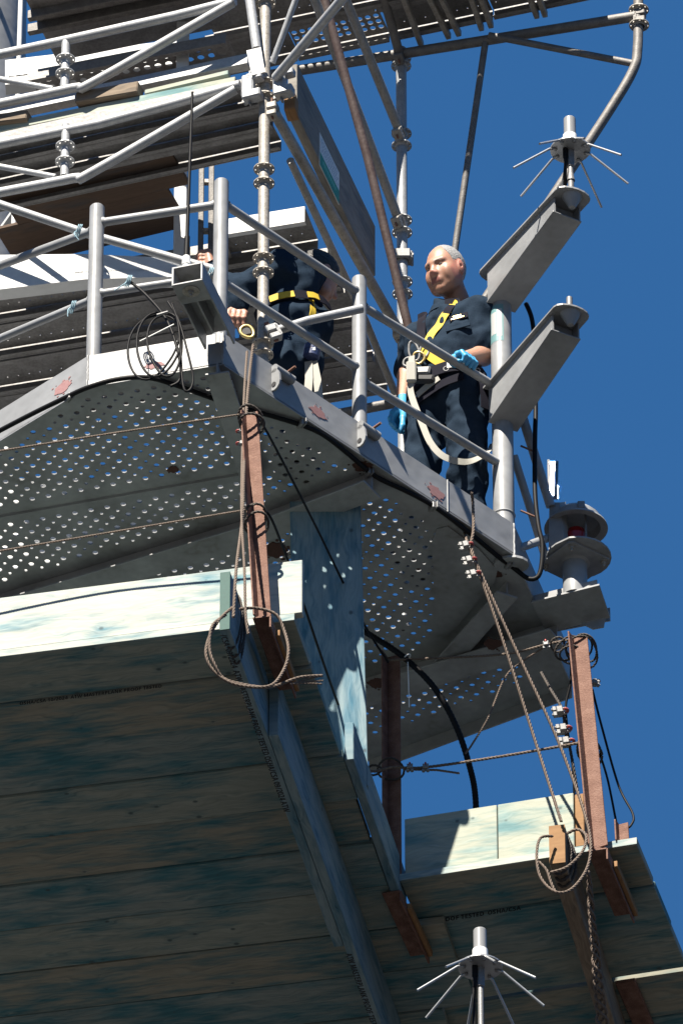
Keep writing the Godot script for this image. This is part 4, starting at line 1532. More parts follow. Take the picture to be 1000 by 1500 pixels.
	for i in 6:
		var w := 0.299
		var nz := i * 0.309 + (0.022 if i >= 3 else 0.0)
		var left := [0.0, -0.03, -0.03, -0.10, -0.14, -0.14][i] as float
		var right := LR + ([0.0, 0.004, -0.004, 0.01, 0.012, 0.0][i] as float)
		var lift := [0.0, -0.012, 0.0, 0.002, -0.003, 0.0][i] as float
		var m := oR + vR * (nz + w * 0.5) + Vector3(0, th * 0.5 + lift, 0)
		t = thing("deck_plank", "blue-stained plank in the small work platform, " + nth(i) + " back from its front edge", "plank", m + uR * left, "planks of the small work platform")
		st = mb()
		bar(st, m + uR * left, m + uR * right, Vector3.UP, w, th, 0.003, Vector2(rng.randf(), rng.randf_range(0.45, 0.55)))
		part(st, "board", M.teal_wood[(i + 1) % 3], t)
		if i == 0:
			st = mb()
			var fe := Vector3(0, 0, 0) - vR * (w * 0.5 + 0.0012)
			bar(st, m + uR * left + fe, m + uR * right + fe, Vector3.UP, 0.0018, th - 0.006, 0.0, Vector2(0.3, 0.5))
			part(st, "sawn_edge", M.pale_wood, t, "bare pale front edge")
		if i == 1:
			lettering("PROOF TESTED  OSHA/CSA", 0.022, oR + vR * (nz - 0.0008) + uR * 0.08 + Vector3(0, lift + 0.006, 0), uR, Vector3.UP, t)
	# toe boards of the small platform: two lengths that butt
	var rt := oR + vR * 0.03 + Vector3(0, th + 0.001 + 0.143, 0)
	var s0 := 0.02
	var s1 := (732.0 - 585.0) / 350.0
	var s2 := (843.0 - 585.0) / 350.0 + 0.01
	var k := 0
	for q in [[s0, s1 - 0.002], [s1 + 0.002, s2]]:
		board("toe_board", ["pale teal toe board on the small platform, the length by the hose", "pale teal toe board on the small platform, the length behind the sling loops"][k], "board", rt + uR * q[0], rt + uR * q[1], Vector3.UP, 0.038, 0.286, M.pale_teal, "small platform toe boards")
		k += 1
	board("toe_board", "bright orange board on edge beside the cable-wound rusty post", "board", rt + uR * (s2 + 0.024) - vR * 0.015, rt + uR * (s2 + 0.024) + vR * 0.5, Vector3.UP, 0.038, 0.27, M.brown_wood)
	# joist of the small platform
	var q0 := lv(815, 1209, pr - 0.003)
	var q1 := lv(905, 1502, pr - 0.003)
	t = thing("joist", "weathered brown timber under the small platform, its end wrapped in rope loops", "joist", q0)
	st = mb()
	var dd := flat(q0, q1)
	bar(st, q0 - Vector3(0, 0.098, 0), q0 - Vector3(0, 0.098, 0) + dd * 2.0, Vector3.UP, 0.066, 0.192, 0.004, Vector2(0.2, 0.5))
	part(st, "timber", M.beam_wood, t)
	st = mb()
	bar(st, q0 - Vector3(0, 0.098, 0) - dd * 0.004, q0 - Vector3(0, 0.098, 0) - dd * 0.0005, Vector3.UP, 0.067, 0.193, 0.001, Vector2(0.5, 0.3))
	part(st, "sawn_end", M.brown_wood, t, "fresh orange sawn end")
	# stanchions: rusty angle posts with a foot under the planks
	stanchion("rusty angle-iron post at the long platform's front near the sling loop", at(385, 906, oL.z + 0.07), at(366, 606, oL.z + 0.07), vL, uL, 0.46, 0.052)
	stanchion("rusty angle-iron post at the small platform's near corner by the hose", at(575, 1291, oR.z - 0.02), at(573, 962, oR.z - 0.02), vR, uR, 0.44, 0.058)
	var zR := r1.z + 0.02
	stanchion("rusty angle-iron post wound with cable at the small platform's far corner", at(876, 1242, zR), at(846, 934, zR), vR, uR, 0.45, 0.060)
	# short stub of angle at the back edge, and a batten foot further in
	t = thing("post_stub", "short rusty angle stub behind the small platform's white plank edge", "post", at(911, 1225, zR - 0.06))
	st = mb()
	var sb := at(911, 1226, zR - 0.06)
	angle_iron(st, Vector3(sb.x, TY + pr + th + 0.001, sb.z), Vector3(sb.x - 0.002, TY + pr + th + 0.095, sb.z), 0.042, 0.4)
	part(st, "angle", M.rust, t)
	for q in [[915, 1437, "rusty foot bar under the small platform's rear planks"]]:
		var a := lv(q[0], q[1], pr - 0.014)
		board("foot_bar", q[2], "bar", a, a + vR * 0.6, Vector3.UP, 0.085, 0.022, M.rust)

func angle_iron(st: SurfaceTool, a: Vector3, b: Vector3, leg: float, yaw: float) -> void:
	# L section: back leg facing the light, left leg pointing outward
	var up := (b - a).normalized()
	var n1 := Vector3(cos(yaw), 0, sin(yaw))
	var n2 := Vector3(-sin(yaw), 0, cos(yaw))
	n1 = (n1 - up * n1.dot(up)).normalized()
	n2 = up.cross(n1) * (-1.0 if up.cross(n1).dot(n2) < 0.0 else 1.0)
	var L := a.distance_to(b)
	var c := (a + b) * 0.5
	var t := 0.007
	obox(st, c + n1 * (leg * 0.5 - leg * 0.3), up, n1, n2, Vector3(L * 0.5, leg * 0.5, t * 0.5), 0.0015)
	obox(st, c - n1 * (leg * 0.3 + t * 0.5) + n2 * (leg * 0.5 - t * 0.5), up, n1, n2, Vector3(L * 0.5 + 0.006, t * 0.5, leg * 0.5), 0.0015)

func stanchion(label: String, foot: Vector3, top: Vector3, v: Vector3, u: Vector3, reach: float, leg: float) -> void:
	var t := thing("rusty_stanchion", label, "stanchion", foot)
	var st := mb()
	angle_iron(st, foot, top, leg, 0.42)
	part(st, "angle", M.rust, t)
	st = mb()
	var f := foot + Vector3(0, -0.002, 0)
	var low := minf(f.y - 0.012, TY + PL - 0.016)
	f.y = low
	bar(st, f - v * 0.03, f + v * reach, Vector3.UP, leg * 1.35, 0.009, 0.002)
	bar(st, f - v * 0.028 + u * (leg * 0.69) - Vector3(0, 0.026, 0), f + v * reach + u * (leg * 0.69) - Vector3(0, 0.026, 0), Vector3.UP, 0.007, 0.055, 0.001)
	bar(st, Vector3(foot.x, low, foot.z), Vector3(foot.x, foot.y + 0.01, foot.z), Vector3.BACK, leg * 0.8, 0.009)
	var ft := part(st, "foot", M.rust, t)
	st = mb()
	bar(st, f + v * 0.06 + u * (leg * 0.92) - Vector3(0, 0.02, 0), f + v * (reach - 0.02) + u * (leg * 0.92) - Vector3(0, 0.02, 0), Vector3.UP, 0.018, 0.03, 0.002)
	part(st, "packing_strip", M.brown_wood, ft, "thin wooden packing strip")

# ------------------------------------------------------------------ ropes, cables, hoses
func line(called: String, label: String, category: String, pts: Array, r: float, m: Material, twisted := true, group := "", sub := 8) -> Node3D:
	var t := thing(called, label, category, pts[0], group)
	var st := mb()
	var p := smooth(pts, sub)
	if twisted:
		wire_rope(st, p, r, 3, r * 8.0, maxf(r * 1.1, 0.004))
	else:
		sweep(st, p, [r], 10)
	part(st, "line", m, t)
	return t
func clip(t: Node3D, p: Vector3, d: Vector3, size := 1.0) -> void:
	# wire rope clip: saddle, bent bolt and two nuts
	var st := mb()
	var s := Vector3.BACK.cross(d).normalized()
	var n := d.cross(s).normalized()
	obox(st, p - s * 0.006 * size, d, s, n, Vector3(0.011, 0.009, 0.015) * size, 0.003)
	for e in [-1.0, 1.0]:
		tube(st, p + d * e * 0.009 * size - s * 0.028 * size, p + d * e * 0.009 * size + s * 0.014 * size, 0.0038 * size, 0.0038 * size, 8)
		obox(st, p + d * e * 0.009 * size - s * 0.020 * size, d, s, n, Vector3(0.007, 0.005, 0.007) * size, 0.0015)
	var c := part(st, "rope_clip", M.zinc, t)
	st = mb()
	var pts := []
	for k in 9:
		var a := PI * k / 8.0
		pts.append(p + s * (0.006 + 0.012 * sin(a)) * size + n * cos(a) * 0.011 * size)
	sweep(st, pts, [0.0042 * size], 8)
	part(st, "saddle", M.red_clip, c, "red painted saddle")
func loop_pts(c: Vector3, eu: Vector3, ev: Vector3, ru: float, rv: float, a0: float, a1: float, n := 20, drift := Vector3.ZERO) -> Array:
	var p := []
	for i in n + 1:
		var f := float(i) / n
		var a := lerpf(a0, a1, f)
		var wob := 1.0 + 0.07 * sin(a * 2.0 + c.x * 40.0) + 0.05 * sin(a * 3.0 + c.y * 30.0)
		p.append(c + eu * cos(a) * ru * wob + ev * sin(a) * rv * wob + drift * f)
	return p

func build_rigging() -> void:
	var zl := oL.z + 0.13
	var zr := oR.z + 0.06
	var R := Vector3.RIGHT
	var U := Vector3(0, 0.788, 0.616)     # about upright across the view, for loops that face below
	# guard ropes of the long platform
	var t := line("guard_rope", "upper wire guard rope tied to the long platform's rusty post", "wire rope", [at(-40, 667, zl - 0.25), at(150, 637, zl - 0.15), at(352, 607, zl)], 0.0042, M.rope)
	t = line("guard_rope", "lower wire guard rope tied to the long platform's rusty post", "wire rope", [at(-40, 814, zl - 0.25), at(150, 782, zl - 0.15), at(366, 746, zl)], 0.0042, M.rope)
	var k := 0
	for q in [[366, 612], [373, 757]]:
		t = thing("rope_hitch", ["dark rope hitch round the top of the long platform's rusty post", "dark rope hitch round the middle of the long platform's rusty post"][k], "rope", at(q[0], q[1], zl))
		var st := mb()
		wire_rope(st, loop_pts(at(q[0], q[1], zl - 0.035), R, (U + Vector3(0, 0.2, 0.4)).normalized(), 0.05, 0.05, 0, TAU * 1.05, 28), 0.0055, 3, 0.05, 0.006)
		wire_rope(st, loop_pts(at(q[0] + 3, q[1] + 10, zl - 0.035), R, (U + Vector3(0, 0.1, 0.5)).normalized(), 0.052, 0.045, 0, TAU * 1.05, 28), 0.0055, 3, 0.05, 0.006)
		part(st, "coil", M.rope_dark, t)
		k += 1
	t = line("guard_rope", "dark cable from the top of the long platform's rusty post to the hose-side post", "cable", [at(372, 604, zl), at(395, 640, zl - 0.2), at(462, 770, zl - 0.8), at(528, 905, zr + 0.3), at(568, 970, zr)], 0.0052, M.black, false)
	t = line("guard_rope", "dark cable from the middle of the long platform's post down the blue board", "cable", [at(386, 745, zl - 0.02), at(402, 770, zl - 0.1), at(440, 872, zl - 0.6), at(475, 975, zl - 1.0), at(525, 1115, zr + 0.12)], 0.0055, M.black, false)
	# slings that carry the long platform
	t = line("sling_rope", "wire sling dropping from the near hook plate beside the long platform's rusty post", "wire rope", [at(371, 505, 0.74), at(366, 545, 0.80), at(361, 605, 0.95), at(357, 700, 1.15), at(355, 760, 1.25), at(346, 835, 1.42), at(342, 905, 1.46)], 0.0065, M.rope)
	t = line("sling_rope", "second strand of the sling beside the long platform's rusty post", "wire rope", [at(362, 515, 0.75), at(357, 600, 0.94), at(354, 742, 1.22), at(358, 830, 1.40), at(360, 900, 1.44), at(364, 930, 1.44)], 0.0058, M.rope)
	for q in [[352, 632], [352, 650]]:
		clip(t, at(q[0], q[1], 1.04), Vector3(0.02, 1, 0).normalized(), 0.9)
	t = thing("rope_coil", "big loop of wire rope hung round the green-ended joist", "rope", at(363, 1000, 1.46))
	var st := mb()
	var lp := [at(338, 892, 1.44), at(318, 905, 1.50), at(304, 935, 1.52), at(305, 960, 1.52), at(318, 985, 1.51), at(345, 1000, 1.50), at(395, 1006, 1.46), at(417, 985, 1.42), at(424, 955, 1.40), at(418, 925, 1.38), at(400, 900, 1.38), at(375, 888, 1.40), at(352, 892, 1.43)]
	lp = lp.map(func(v): return v + Vector3(rng.randf_range(-1, 1), rng.randf_range(-1, 1), rng.randf_range(-1, 1)) * 0.010)
	wire_rope(st, smooth(lp, 8), 0.0064, 3, 0.05, 0.007)
	part(st, "loop", M.rope, t)
	st = mb()
	var lq := [at(332, 898, 1.47), at(313, 915, 1.52), at(308, 945, 1.53), at(318, 972, 1.52), at(335, 993, 1.50), at(372, 1006, 1.47), at(405, 1005, 1.42), at(440, 998, 1.38), at(474, 994, 1.35)]
	lq = lq.map(func(v): return v + Vector3(rng.randf_range(-1, 1), rng.randf_range(-1, 1), rng.randf_range(-1, 1)) * 0.012)
	wire_rope(st, smooth(lq, 8), 0.0060, 3, 0.05, 0.007)
	part(st, "loop", M.rope, t)
	st = mb()
	for e in [[470, 990], [474, 997], [472, 1002]]:
		wire_rope(st, smooth([at(425, 1002, 1.395), at(450, (e[1] + 1000) * 0.5, 1.37), at(e[0], e[1], 1.35)], 6), 0.0035, 2, 0.03, 0.005)
	part(st, "frayed_end", M.rope, t)
	st = mb()
	var jx := lv(330, 838, PL - 0.004) - Vector3(0, 0.143, 0)
	for q in [[0.13, 0.10], [0.16, -0.06], [0.19, 0.14], [0.215, 0.02]]:
		var tl: Vector3 = (Vector3.UP + vL * q[1]).normalized()
		wire_rope(st, loop_pts(jx + vL * q[0] - Vector3(0, 0.002, 0), uL, tl, 0.030 + 0.008 * absf(q[1]) * 10.0, 0.156, 0, TAU, 26), 0.005, 3, 0.045, 0.007)
	part(st, "lashing", M.rope_dark, t)
	# right platform guard ropes
	t = line("guard_rope", "upper wire guard rope between the small platform's two rusty posts", "wire rope", [at(566, 967, zr), at(640, 964, zr + 0.03), at(740, 958, zr + 0.1), at(800, 944, zr + 0.16), at(838, 936, zr + 0.2)], 0.0055, M.rope)
	clip(t, at(799, 943, zr + 0.17), Vector3(1, 0.1, 0.1).normalized())
	t = line("guard_rope", "lower wire guard rope between the small platform's two rusty posts", "wire rope", [at(524, 1118, zr + 0.1), at(545, 1130, zr + 0.08), at(575, 1124, zr + 0.06), at(622, 1124, zr + 0.06), at(740, 1107, zr + 0.12), at(866, 1085, zr + 0.2)], 0.0062, M.rope)
	for q in [[524, 1118], [600, 1123], [623, 1123]]:
		clip(t, at(q[0], q[1], zr + 0.07), Vector3(1, 0, 0.1).normalized())
	st = mb()
	wire_rope(st, [at(590, 1127, zr + 0.05), at(640, 1128, zr + 0.06), at(674, 1133, zr + 0.07)], 0.005, 3, 0.04, 0.005)
	part(st, "tail", M.rope, t)
	st = mb()
	wire_rope(st, loop_pts(at(572, 1127, zr - 0.02), R, (U + Vector3(0, 0.1, 0.5)).normalized(), 0.052, 0.05, 0, TAU, 24), 0.005, 3, 0.04, 0.006)
	wire_rope(st, loop_pts(at(548, 1128, zr + 0.05), R, U, 0.03, 0.02, 0, TAU, 18), 0.005, 3, 0.04, 0.006)
	part(st, "coil", M.rope_dark, t)
	st = mb()
	sweep(st, smooth([at(525, 1117, zr + 0.1), at(521, 1085, zr + 0.12), at(530, 1046, zr + 0.13)], 6), [0.004], 8)
	part(st, "tail", M.black, t)
	# cable wound on the cable-wound post
	t = thing("rope_hitch", "tangle of dark cable wound round the top of the cable-wound rusty post", "rope", at(846, 955, zr + 0.2))
	st = mb()
	for q in [[848, 948, 0.055, 0.05, 0.2], [852, 955, 0.065, 0.07, -0.1], [830, 950, 0.05, 0.05, 0.3], [816, 944, 0.03, 0.03, 0.0], [858, 948, 0.05, 0.06, -0.4], [838, 960, 0.05, 0.045, -0.2]]:
		wire_rope(st, loop_pts(at(q[0], q[1], zr + 0.19), (R + Vector3(0, q[4], 0)).normalized(), (U + Vector3(0, q[4], 0.2)).normalized(), q[2], q[3], 0, TAU, 22), 0.0048, 3, 0.04, 0.006)
	part(st, "coil", M.rope_dark, t)
	t = thing("rope_hitch", "dark rope hitch round the middle of the cable-wound rusty post", "rope", at(862, 1100, zr + 0.2))
	st = mb()
	for q in [[861, 1098], [864, 1106]]:
		wire_rope(st, loop_pts(at(q[0], q[1], zr + 0.16), R, (U + Vector3(0, 0.1, 0.5)).normalized(), 0.05, 0.055, 0, TAU, 24), 0.005, 3, 0.04, 0.006)
	part(st, "coil", M.rope_dark, t)
	t = line("stay_cable", "black cable from the cable-wound post down to the rusty stub", "cable", [at(867, 1010, zr + 0.1), at(880, 1062, zr + 0.08), at(905, 1150, zr), at(926, 1192, zr + 0.04), at(924, 1208, zr + 0.05), at(914, 1214, zr + 0.05), at(900, 1212, zr + 0.05)], 0.0052, M.black, false)
	clip(t, at(868, 1000, zr + 0.11), Vector3(0.1, 1, 0).normalized(), 1.1)
	t = line("stay_cable", "black cable from the cable-wound post's middle hitch to the plank edge", "cable", [at(878, 1105, zr + 0.15), at(890, 1145, zr + 0.08), at(904, 1216, zr + 0.05)], 0.005, M.black, false)
	# slings of the small platform
	t = line("sling_rope", "wire sling looped over the toe plate near the corner pole, outer strand", "wire rope", [at(690, 722, e2.z + 0.0 - 1.02), at(692, 735, -0.36), at(693, 775, -0.34), at(690, 800, -0.33), at(700, 835, -0.34), at(735, 935, -0.38), at(780, 1075, -0.43), at(822, 1205, -0.42)], 0.0068, M.rope)
	for q in [[684, 799], [689, 821], [695, 841]]:
		clip(t, at(q[0], q[1], -0.33), Vector3(0.28, -1, 0).normalized(), 1.35)
	t = line("sling_rope", "wire sling from the toe plate to the braided loops, inner strand", "wire rope", [at(680, 780, -0.44), at(688, 805, -0.335), at(705, 842, -0.345), at(752, 945, -0.39), at(808, 1065, -0.43), at(838, 1140, -0.44), at(852, 1180, -0.43), at(862, 1215, -0.42)], 0.0068, M.rope)
	# loops round the brown joist end
	t = thing("rope_coil", "wire rope loops hung on the brown joist end", "rope", at(825, 1300, -0.42))
	st = mb()
	var l1 := [at(862, 1210, -0.42), at(864, 1245, -0.40), at(856, 1275, -0.38), at(838, 1300, -0.36), at(812, 1306, -0.35), at(792, 1285, -0.35), at(785, 1255, -0.36), at(792, 1230, -0.38), at(808, 1222, -0.42)]
	l1 = l1.map(func(v): return v + Vector3(rng.randf_range(-1, 1), rng.randf_range(-1, 1), rng.randf_range(-1, 1)) * 0.010)
	wire_rope(st, smooth(l1, 8), 0.0062, 3, 0.05, 0.007)
	part(st, "loop", M.rope, t)
	st = mb()
	wire_rope(st, smooth([at(806, 1278, -0.37), at(830, 1270, -0.37), at(852, 1248, -0.38), at(858, 1225, -0.40), at(845, 1215, -0.42), at(828, 1222, -0.44)], 8), 0.0065, 3, 0.05, 0.007)
	wire_rope(st, smooth([at(788, 1262, -0.36), at(800, 1275, -0.36), at(806, 1292, -0.36), at(813, 1308, -0.36)], 8), 0.0065, 3, 0.05, 0.007)
	part(st, "loop", M.rope, t)
	st = mb()
	var jr := lv(815, 1209, PL + 0.042) - Vector3(0, 0.098, 0)
	for q in [[0.06, 0.1], [0.085, -0.12], [0.11, 0.16], [0.14, 0.0]]:
		var tl: Vector3 = (Vector3.UP + vR * q[1]).normalized()
		wire_rope(st, loop_pts(jr + vR * q[0], uR, tl, 0.046, 0.112, 0, TAU, 26), 0.006, 3, 0.05, 0.007)
	part(st, "lashing", M.rope_dark, t)
	# braided bundle hanging under the right joist
	t = thing("rope_braid", "loosely braided rope bundle hanging along the brown joist", "rope", at(860, 1290, -0.43))
	st = mb()
	for s in 3:
		var p := []
		for i in 46:
			var f := i / 45.0
			var a := f * TAU * 6.0 + s * TAU / 3.0
			var wv := lerpf(2.0, 9.0, f)
			p.append(at(lerpf(860, 884, f) + sin(a) * wv, lerpf(1275, 1530, f) + cos(a * 0.5) * 3.0, lerpf(-0.42, -0.95, f) + 0.02 + cos(a) * 0.012))
		wire_rope(st, p, 0.0065, 3, 0.05, 0.007)
	part(st, "strands", M.rope, t)
	# rope with three red clips hanging by the cable-wound post
	t = line("clip_rope", "dark doubled rope with three rope clips beside the cable-wound post", "rope", [at(792, 985, zr + 0.0), at(806, 1010, zr + 0.05), at(823, 1040, zr + 0.1), at(828, 1075, zr + 0.1), at(834, 1095, zr + 0.1), at(846, 1165, zr + 0.05), at(850, 1190, zr)], 0.0068, M.rope_dark)
	for q in [[822, 1042], [827, 1068], [831, 1087]]:
		clip(t, at(q[0], q[1], zr + 0.12), Vector3(0.15, -1, 0).normalized(), 1.5)
	st = mb()
	sweep(st, smooth([at(836, 965, zr + 0.15), at(835, 1000, zr + 0.12), at(828, 1035, zr + 0.1), at(832, 1080, zr + 0.09), at(838, 1120, zr + 0.07), at(842, 1195, zr)], 6), [0.0055], 8)
	part(st, "strand", M.black, t)
	line("rope_end", "loose brown rope end dangling in front of the rear perforated deck", "rope", [at(800, 946, zr + 0.15), at(760, 972, zr + 0.1), at(738, 995, zr + 0.08), at(715, 1050, zr + 0.06), at(690, 1092, zr + 0.06), at(681, 1104, zr + 0.06)], 0.0045, M.rope)
	# ribbed hose
	t = thing("ribbed_hose", "thick black ribbed hose curving down to the small platform", "hose", at(697, 1190, zr - 0.2))
	st = mb()
	var hp := smooth([at(520, 918, zr - 0.1), at(545, 932, zr - 0.05), at(590, 962, zr), at(636, 1008, zr + 0.0), at(668, 1065, zr - 0.05), at(688, 1125, zr - 0.12), at(696, 1170, zr - 0.2), at(697, 1235, zr - 0.25)], 22)
	var rr := []
	for i in hp.size():
		rr.append(0.0140 if i % 2 == 0 else 0.0124)
	sweep(st, hp, rr, 12)
	part(st, "hose", M.black, t)
	st = mb()
	sweep(st, loop_pts(at(596, 963, zr), Vector3(0.6, 0.5, 0).normalized(), Vector3.BACK, 0.018, 0.018, 0, TAU, 14), [0.003], 6)
	sweep(st, smooth([at(597, 970, zr + 0.015), at(598, 1000, zr + 0.02), at(599, 1036, zr + 0.02)], 5), [0.0025], 6)
	part(st, "cable_tie", M.white_plastic, t)
	# power cable running under the toe plate, then up the corner pole
	t = thing("deck_cable", "black cable clipped along under the toe plate and up the corner pole", "cable", lv(470, 632, DECK - 0.03))
	st = mb()
	var cp := []
	for q in [[-40, 652], [40, 610], [95, 583], [128, 568], [170, 556], [215, 553], [260, 565], [330, 590], [400, 610], [445, 624], [475, 638], [510, 665], [550, 698], [600, 722], [640, 745], [690, 783], [730, 816], [752, 832]]:
		cp.append(lv(q[0], q[1], DECK - 0.022))
	var pz := cp[cp.size() - 1].z as float
	for q in [[775, 848, 0.01], [790, 840, 0.02], [794, 800, 0.03], [788, 770, 0.03], [783, 720, 0.02], [783, 640, 0.0], [784, 600, -0.02], [783, 520, -0.03], [779, 470, -0.04], [770, 445, -0.05]]:
		cp.append(at(q[0], q[1], pz + q[2]))
	sweep(st, smooth(cp, 5), [0.0105], 10)
	part(st, "cable", M.black, t)
	for q in [[100, 582], [334, 590], [440, 620], [538, 692], [632, 742], [743, 826]]:
		st = mb()
		var c := lv(q[0], q[1], DECK - 0.022)
		obox(st, c + Vector3(0, -0.002, 0), Vector3(0.5, 0, 0.86), Vector3.UP, Vector3(0.86, 0, -0.5), Vector3(0.022, 0.016, 0.007), 0.003)
		obox(st, c + Vector3(0.014, 0.0, 0.0), Vector3(0.5, 0, 0.86), Vector3.UP, Vector3(0.86, 0, -0.5), Vector3(0.022, 0.016, 0.003), 0.001)
		part(st, "cable_clip", M.zinc, t)
	# stand-off pins on the pole
	for y in [540, 650, 745]:
		st = mb()
		tube(st, at(762, y + 3, pz), at(783, y + 12, pz), 0.0045, 0.0045, 8)
		part(st, "standoff", M.rust, t)
	# coiled aerial lead
	t = thing("aerial_lead", "coiled thin black lead hanging from the aerial bracket", "cable", at(226, 440, 0.85))
	st = mb()
	for q in [[224, 506, 34, 62, 0.86, 0.1], [233, 502, 30, 64, 0.87, 0.06], [242, 505, 24, 58, 0.88, 0.0]]:
		sweep(st, loop_pts(at(q[0], q[1], q[4]), (R + Vector3(0, -0.12, 0)).normalized(), Vector3(q[5], 1, -0.25).normalized(), q[2] / 350.0, q[3] / 270.0, 0.3, 0.3 + TAU, 40), [0.0050], 8)
	part(st, "coil", M.black, t)
	st = mb()
	sweep(st, smooth([at(190, 412, 0.8), at(215, 433, 0.83), at(245, 470, 0.86), at(262, 520, 0.88), at(264, 555, 0.88), at(250, 566, 0.88)], 8), [0.0065], 8)
	sweep(st, smooth([at(246, 442, 0.86), at(262, 470, 0.88), at(276, 520, 0.9), at(283, 555, 0.9), at(277, 572, 0.9), at(268, 562, 0.9), at(262, 480, 0.88), at(252, 445, 0.87)], 8), [0.005], 8)
	part(st, "strand", M.black, t)
	st = mb()
	tube(st, at(205, 500, 0.86), at(255, 475, 0.9), 0.0028, 0.0028, 6)
	part(st, "cable_tie", M.white_plastic, t)
	st = mb()
	tube(st, at(230, 462, 0.88), at(246, 457, 0.88), 0.007, 0.006, 10)
	part(st, "connector", M.zinc, t)
	# blue tie twine on the rails
	k = 0
	for q in [[113, 338, "twine tie on the upper rail beside the bend's guard post"], [104, 450, "twine tie on the lower rail beside the bend's guard post"], [306, 400, "twine tie where the middle rail meets the corner post"], [186, 412, "twine knot at the end of the black aerial lead"]]:
		t = thing("twine_tie", "blue " + q[2], "twine", at(q[0], q[1], 0.5))
		st = mb()
		var c := at(q[0], q[1], 0.56 if k < 2 else (0.66 if k == 2 else 0.8))
		for j in 3:
			sweep(st, loop_pts(c + R * (j * 0.007), Vector3(0.25, 0.1, 0.9).normalized(), Vector3(0.2, 1, 0).normalized(), 0.024, 0.024, 0, TAU, 14), [0.0025], 6)
		sweep(st, smooth([c, c + Vector3(-0.01, -0.04, 0.03), c + Vector3(0.01 - 0.02 * k, -0.075, 0.03)], 4), [0.0024], 6)
		part(st, "twine", M.twine, t)
		k += 1

# ------------------------------------------------------------------ aerials and the obstruction light
func ground_plane_aerial(label: String, disc: Vector3, foot: Vector3, low: float) -> void:
	var t := thing("aerial", label, "antenna", Vector3(foot.x, low, foot.z), "umbrella-shaped aerials")
	var st := mb()
	var sl := []
	for k in 28:
		var a := TAU * k / 28.0
		sl.append(disc + Vector3(cos(a) * 0.088, 0, sin(a) * 0.088))
	slab(st, sl, Vector3(0, -0.006, 0))
	part(st, "disc", M.alu, t)
	st = mb()
	lathe(st, disc, Vector3.UP, [[0.0265, 0.0], [0.0265, 0.172], [0.024, 0.176], [0.0, 0.176]], 24)
	part(st, "cylinder", M.grey_plastic, t)
	st = mb()
	lathe(st, disc + Vector3(0, 0.042, 0), Vector3.UP, [[0.0268, 0.0], [0.031, 0.001], [0.031, 0.036], [0.0268, 0.038]], 24)
	part(st, "collar", M.white_plastic, t)
	for k in 8:
		var a := deg_to_rad(168.0 + 45.0 * k)
		var d := Vector3(cos(a), 0, sin(a))
		st = mb()
		var p0 := disc + d * 0.070 + Vector3(0, -0.010, 0)
		var p1 := disc + d * 0.092 + Vector3(0, -0.012, 0)
		var p2 := disc + d * 0.255 + Vector3(0, -0.150, 0)
		sweep(st, [p0, p1, p2], [0.0052], 10)
		part(st, "radial", M.alu, t)
		st = mb()
		lathe(st, disc + d * 0.066 + Vector3(0, -0.006, 0), Vector3.DOWN, [[0.008, 0.0], [0.008, 0.008], [0.0, 0.009]], 6)
		part(st, "nut", M.zinc, t)
	st = mb()
	lathe(st, Vector3(foot.x, low, foot.z), Vector3.UP, [[0.018, 0.0], [0.012, 0.04], [0.0115, disc.y - low - 0.10], [0.0165, disc.y - low - 0.098], [0.0165, disc.y - low - 0.006]], 16)
	part(st, "rod", M.zinc, t)
	st = mb()
	var c := disc + Vector3(-0.022, -0.006, 0.012)
	var hang := foot + Vector3(-0.02, 0.0, -0.10) if low > 5.0 and foot.y - low < 0.5 else Vector3(foot.x - 0.025, disc.y - 0.7, foot.z + 0.01)
	sweep(st, smooth([c, c + Vector3(0, -0.09, 0), c + Vector3(-0.004, -0.15, -0.01), hang], 6), [0.0085], 10)
	lathe(st, c, Vector3.DOWN, [[0.0115, 0.0], [0.0115, 0.05], [0.0088, 0.052]], 12)
	part(st, "lead", M.black, t)

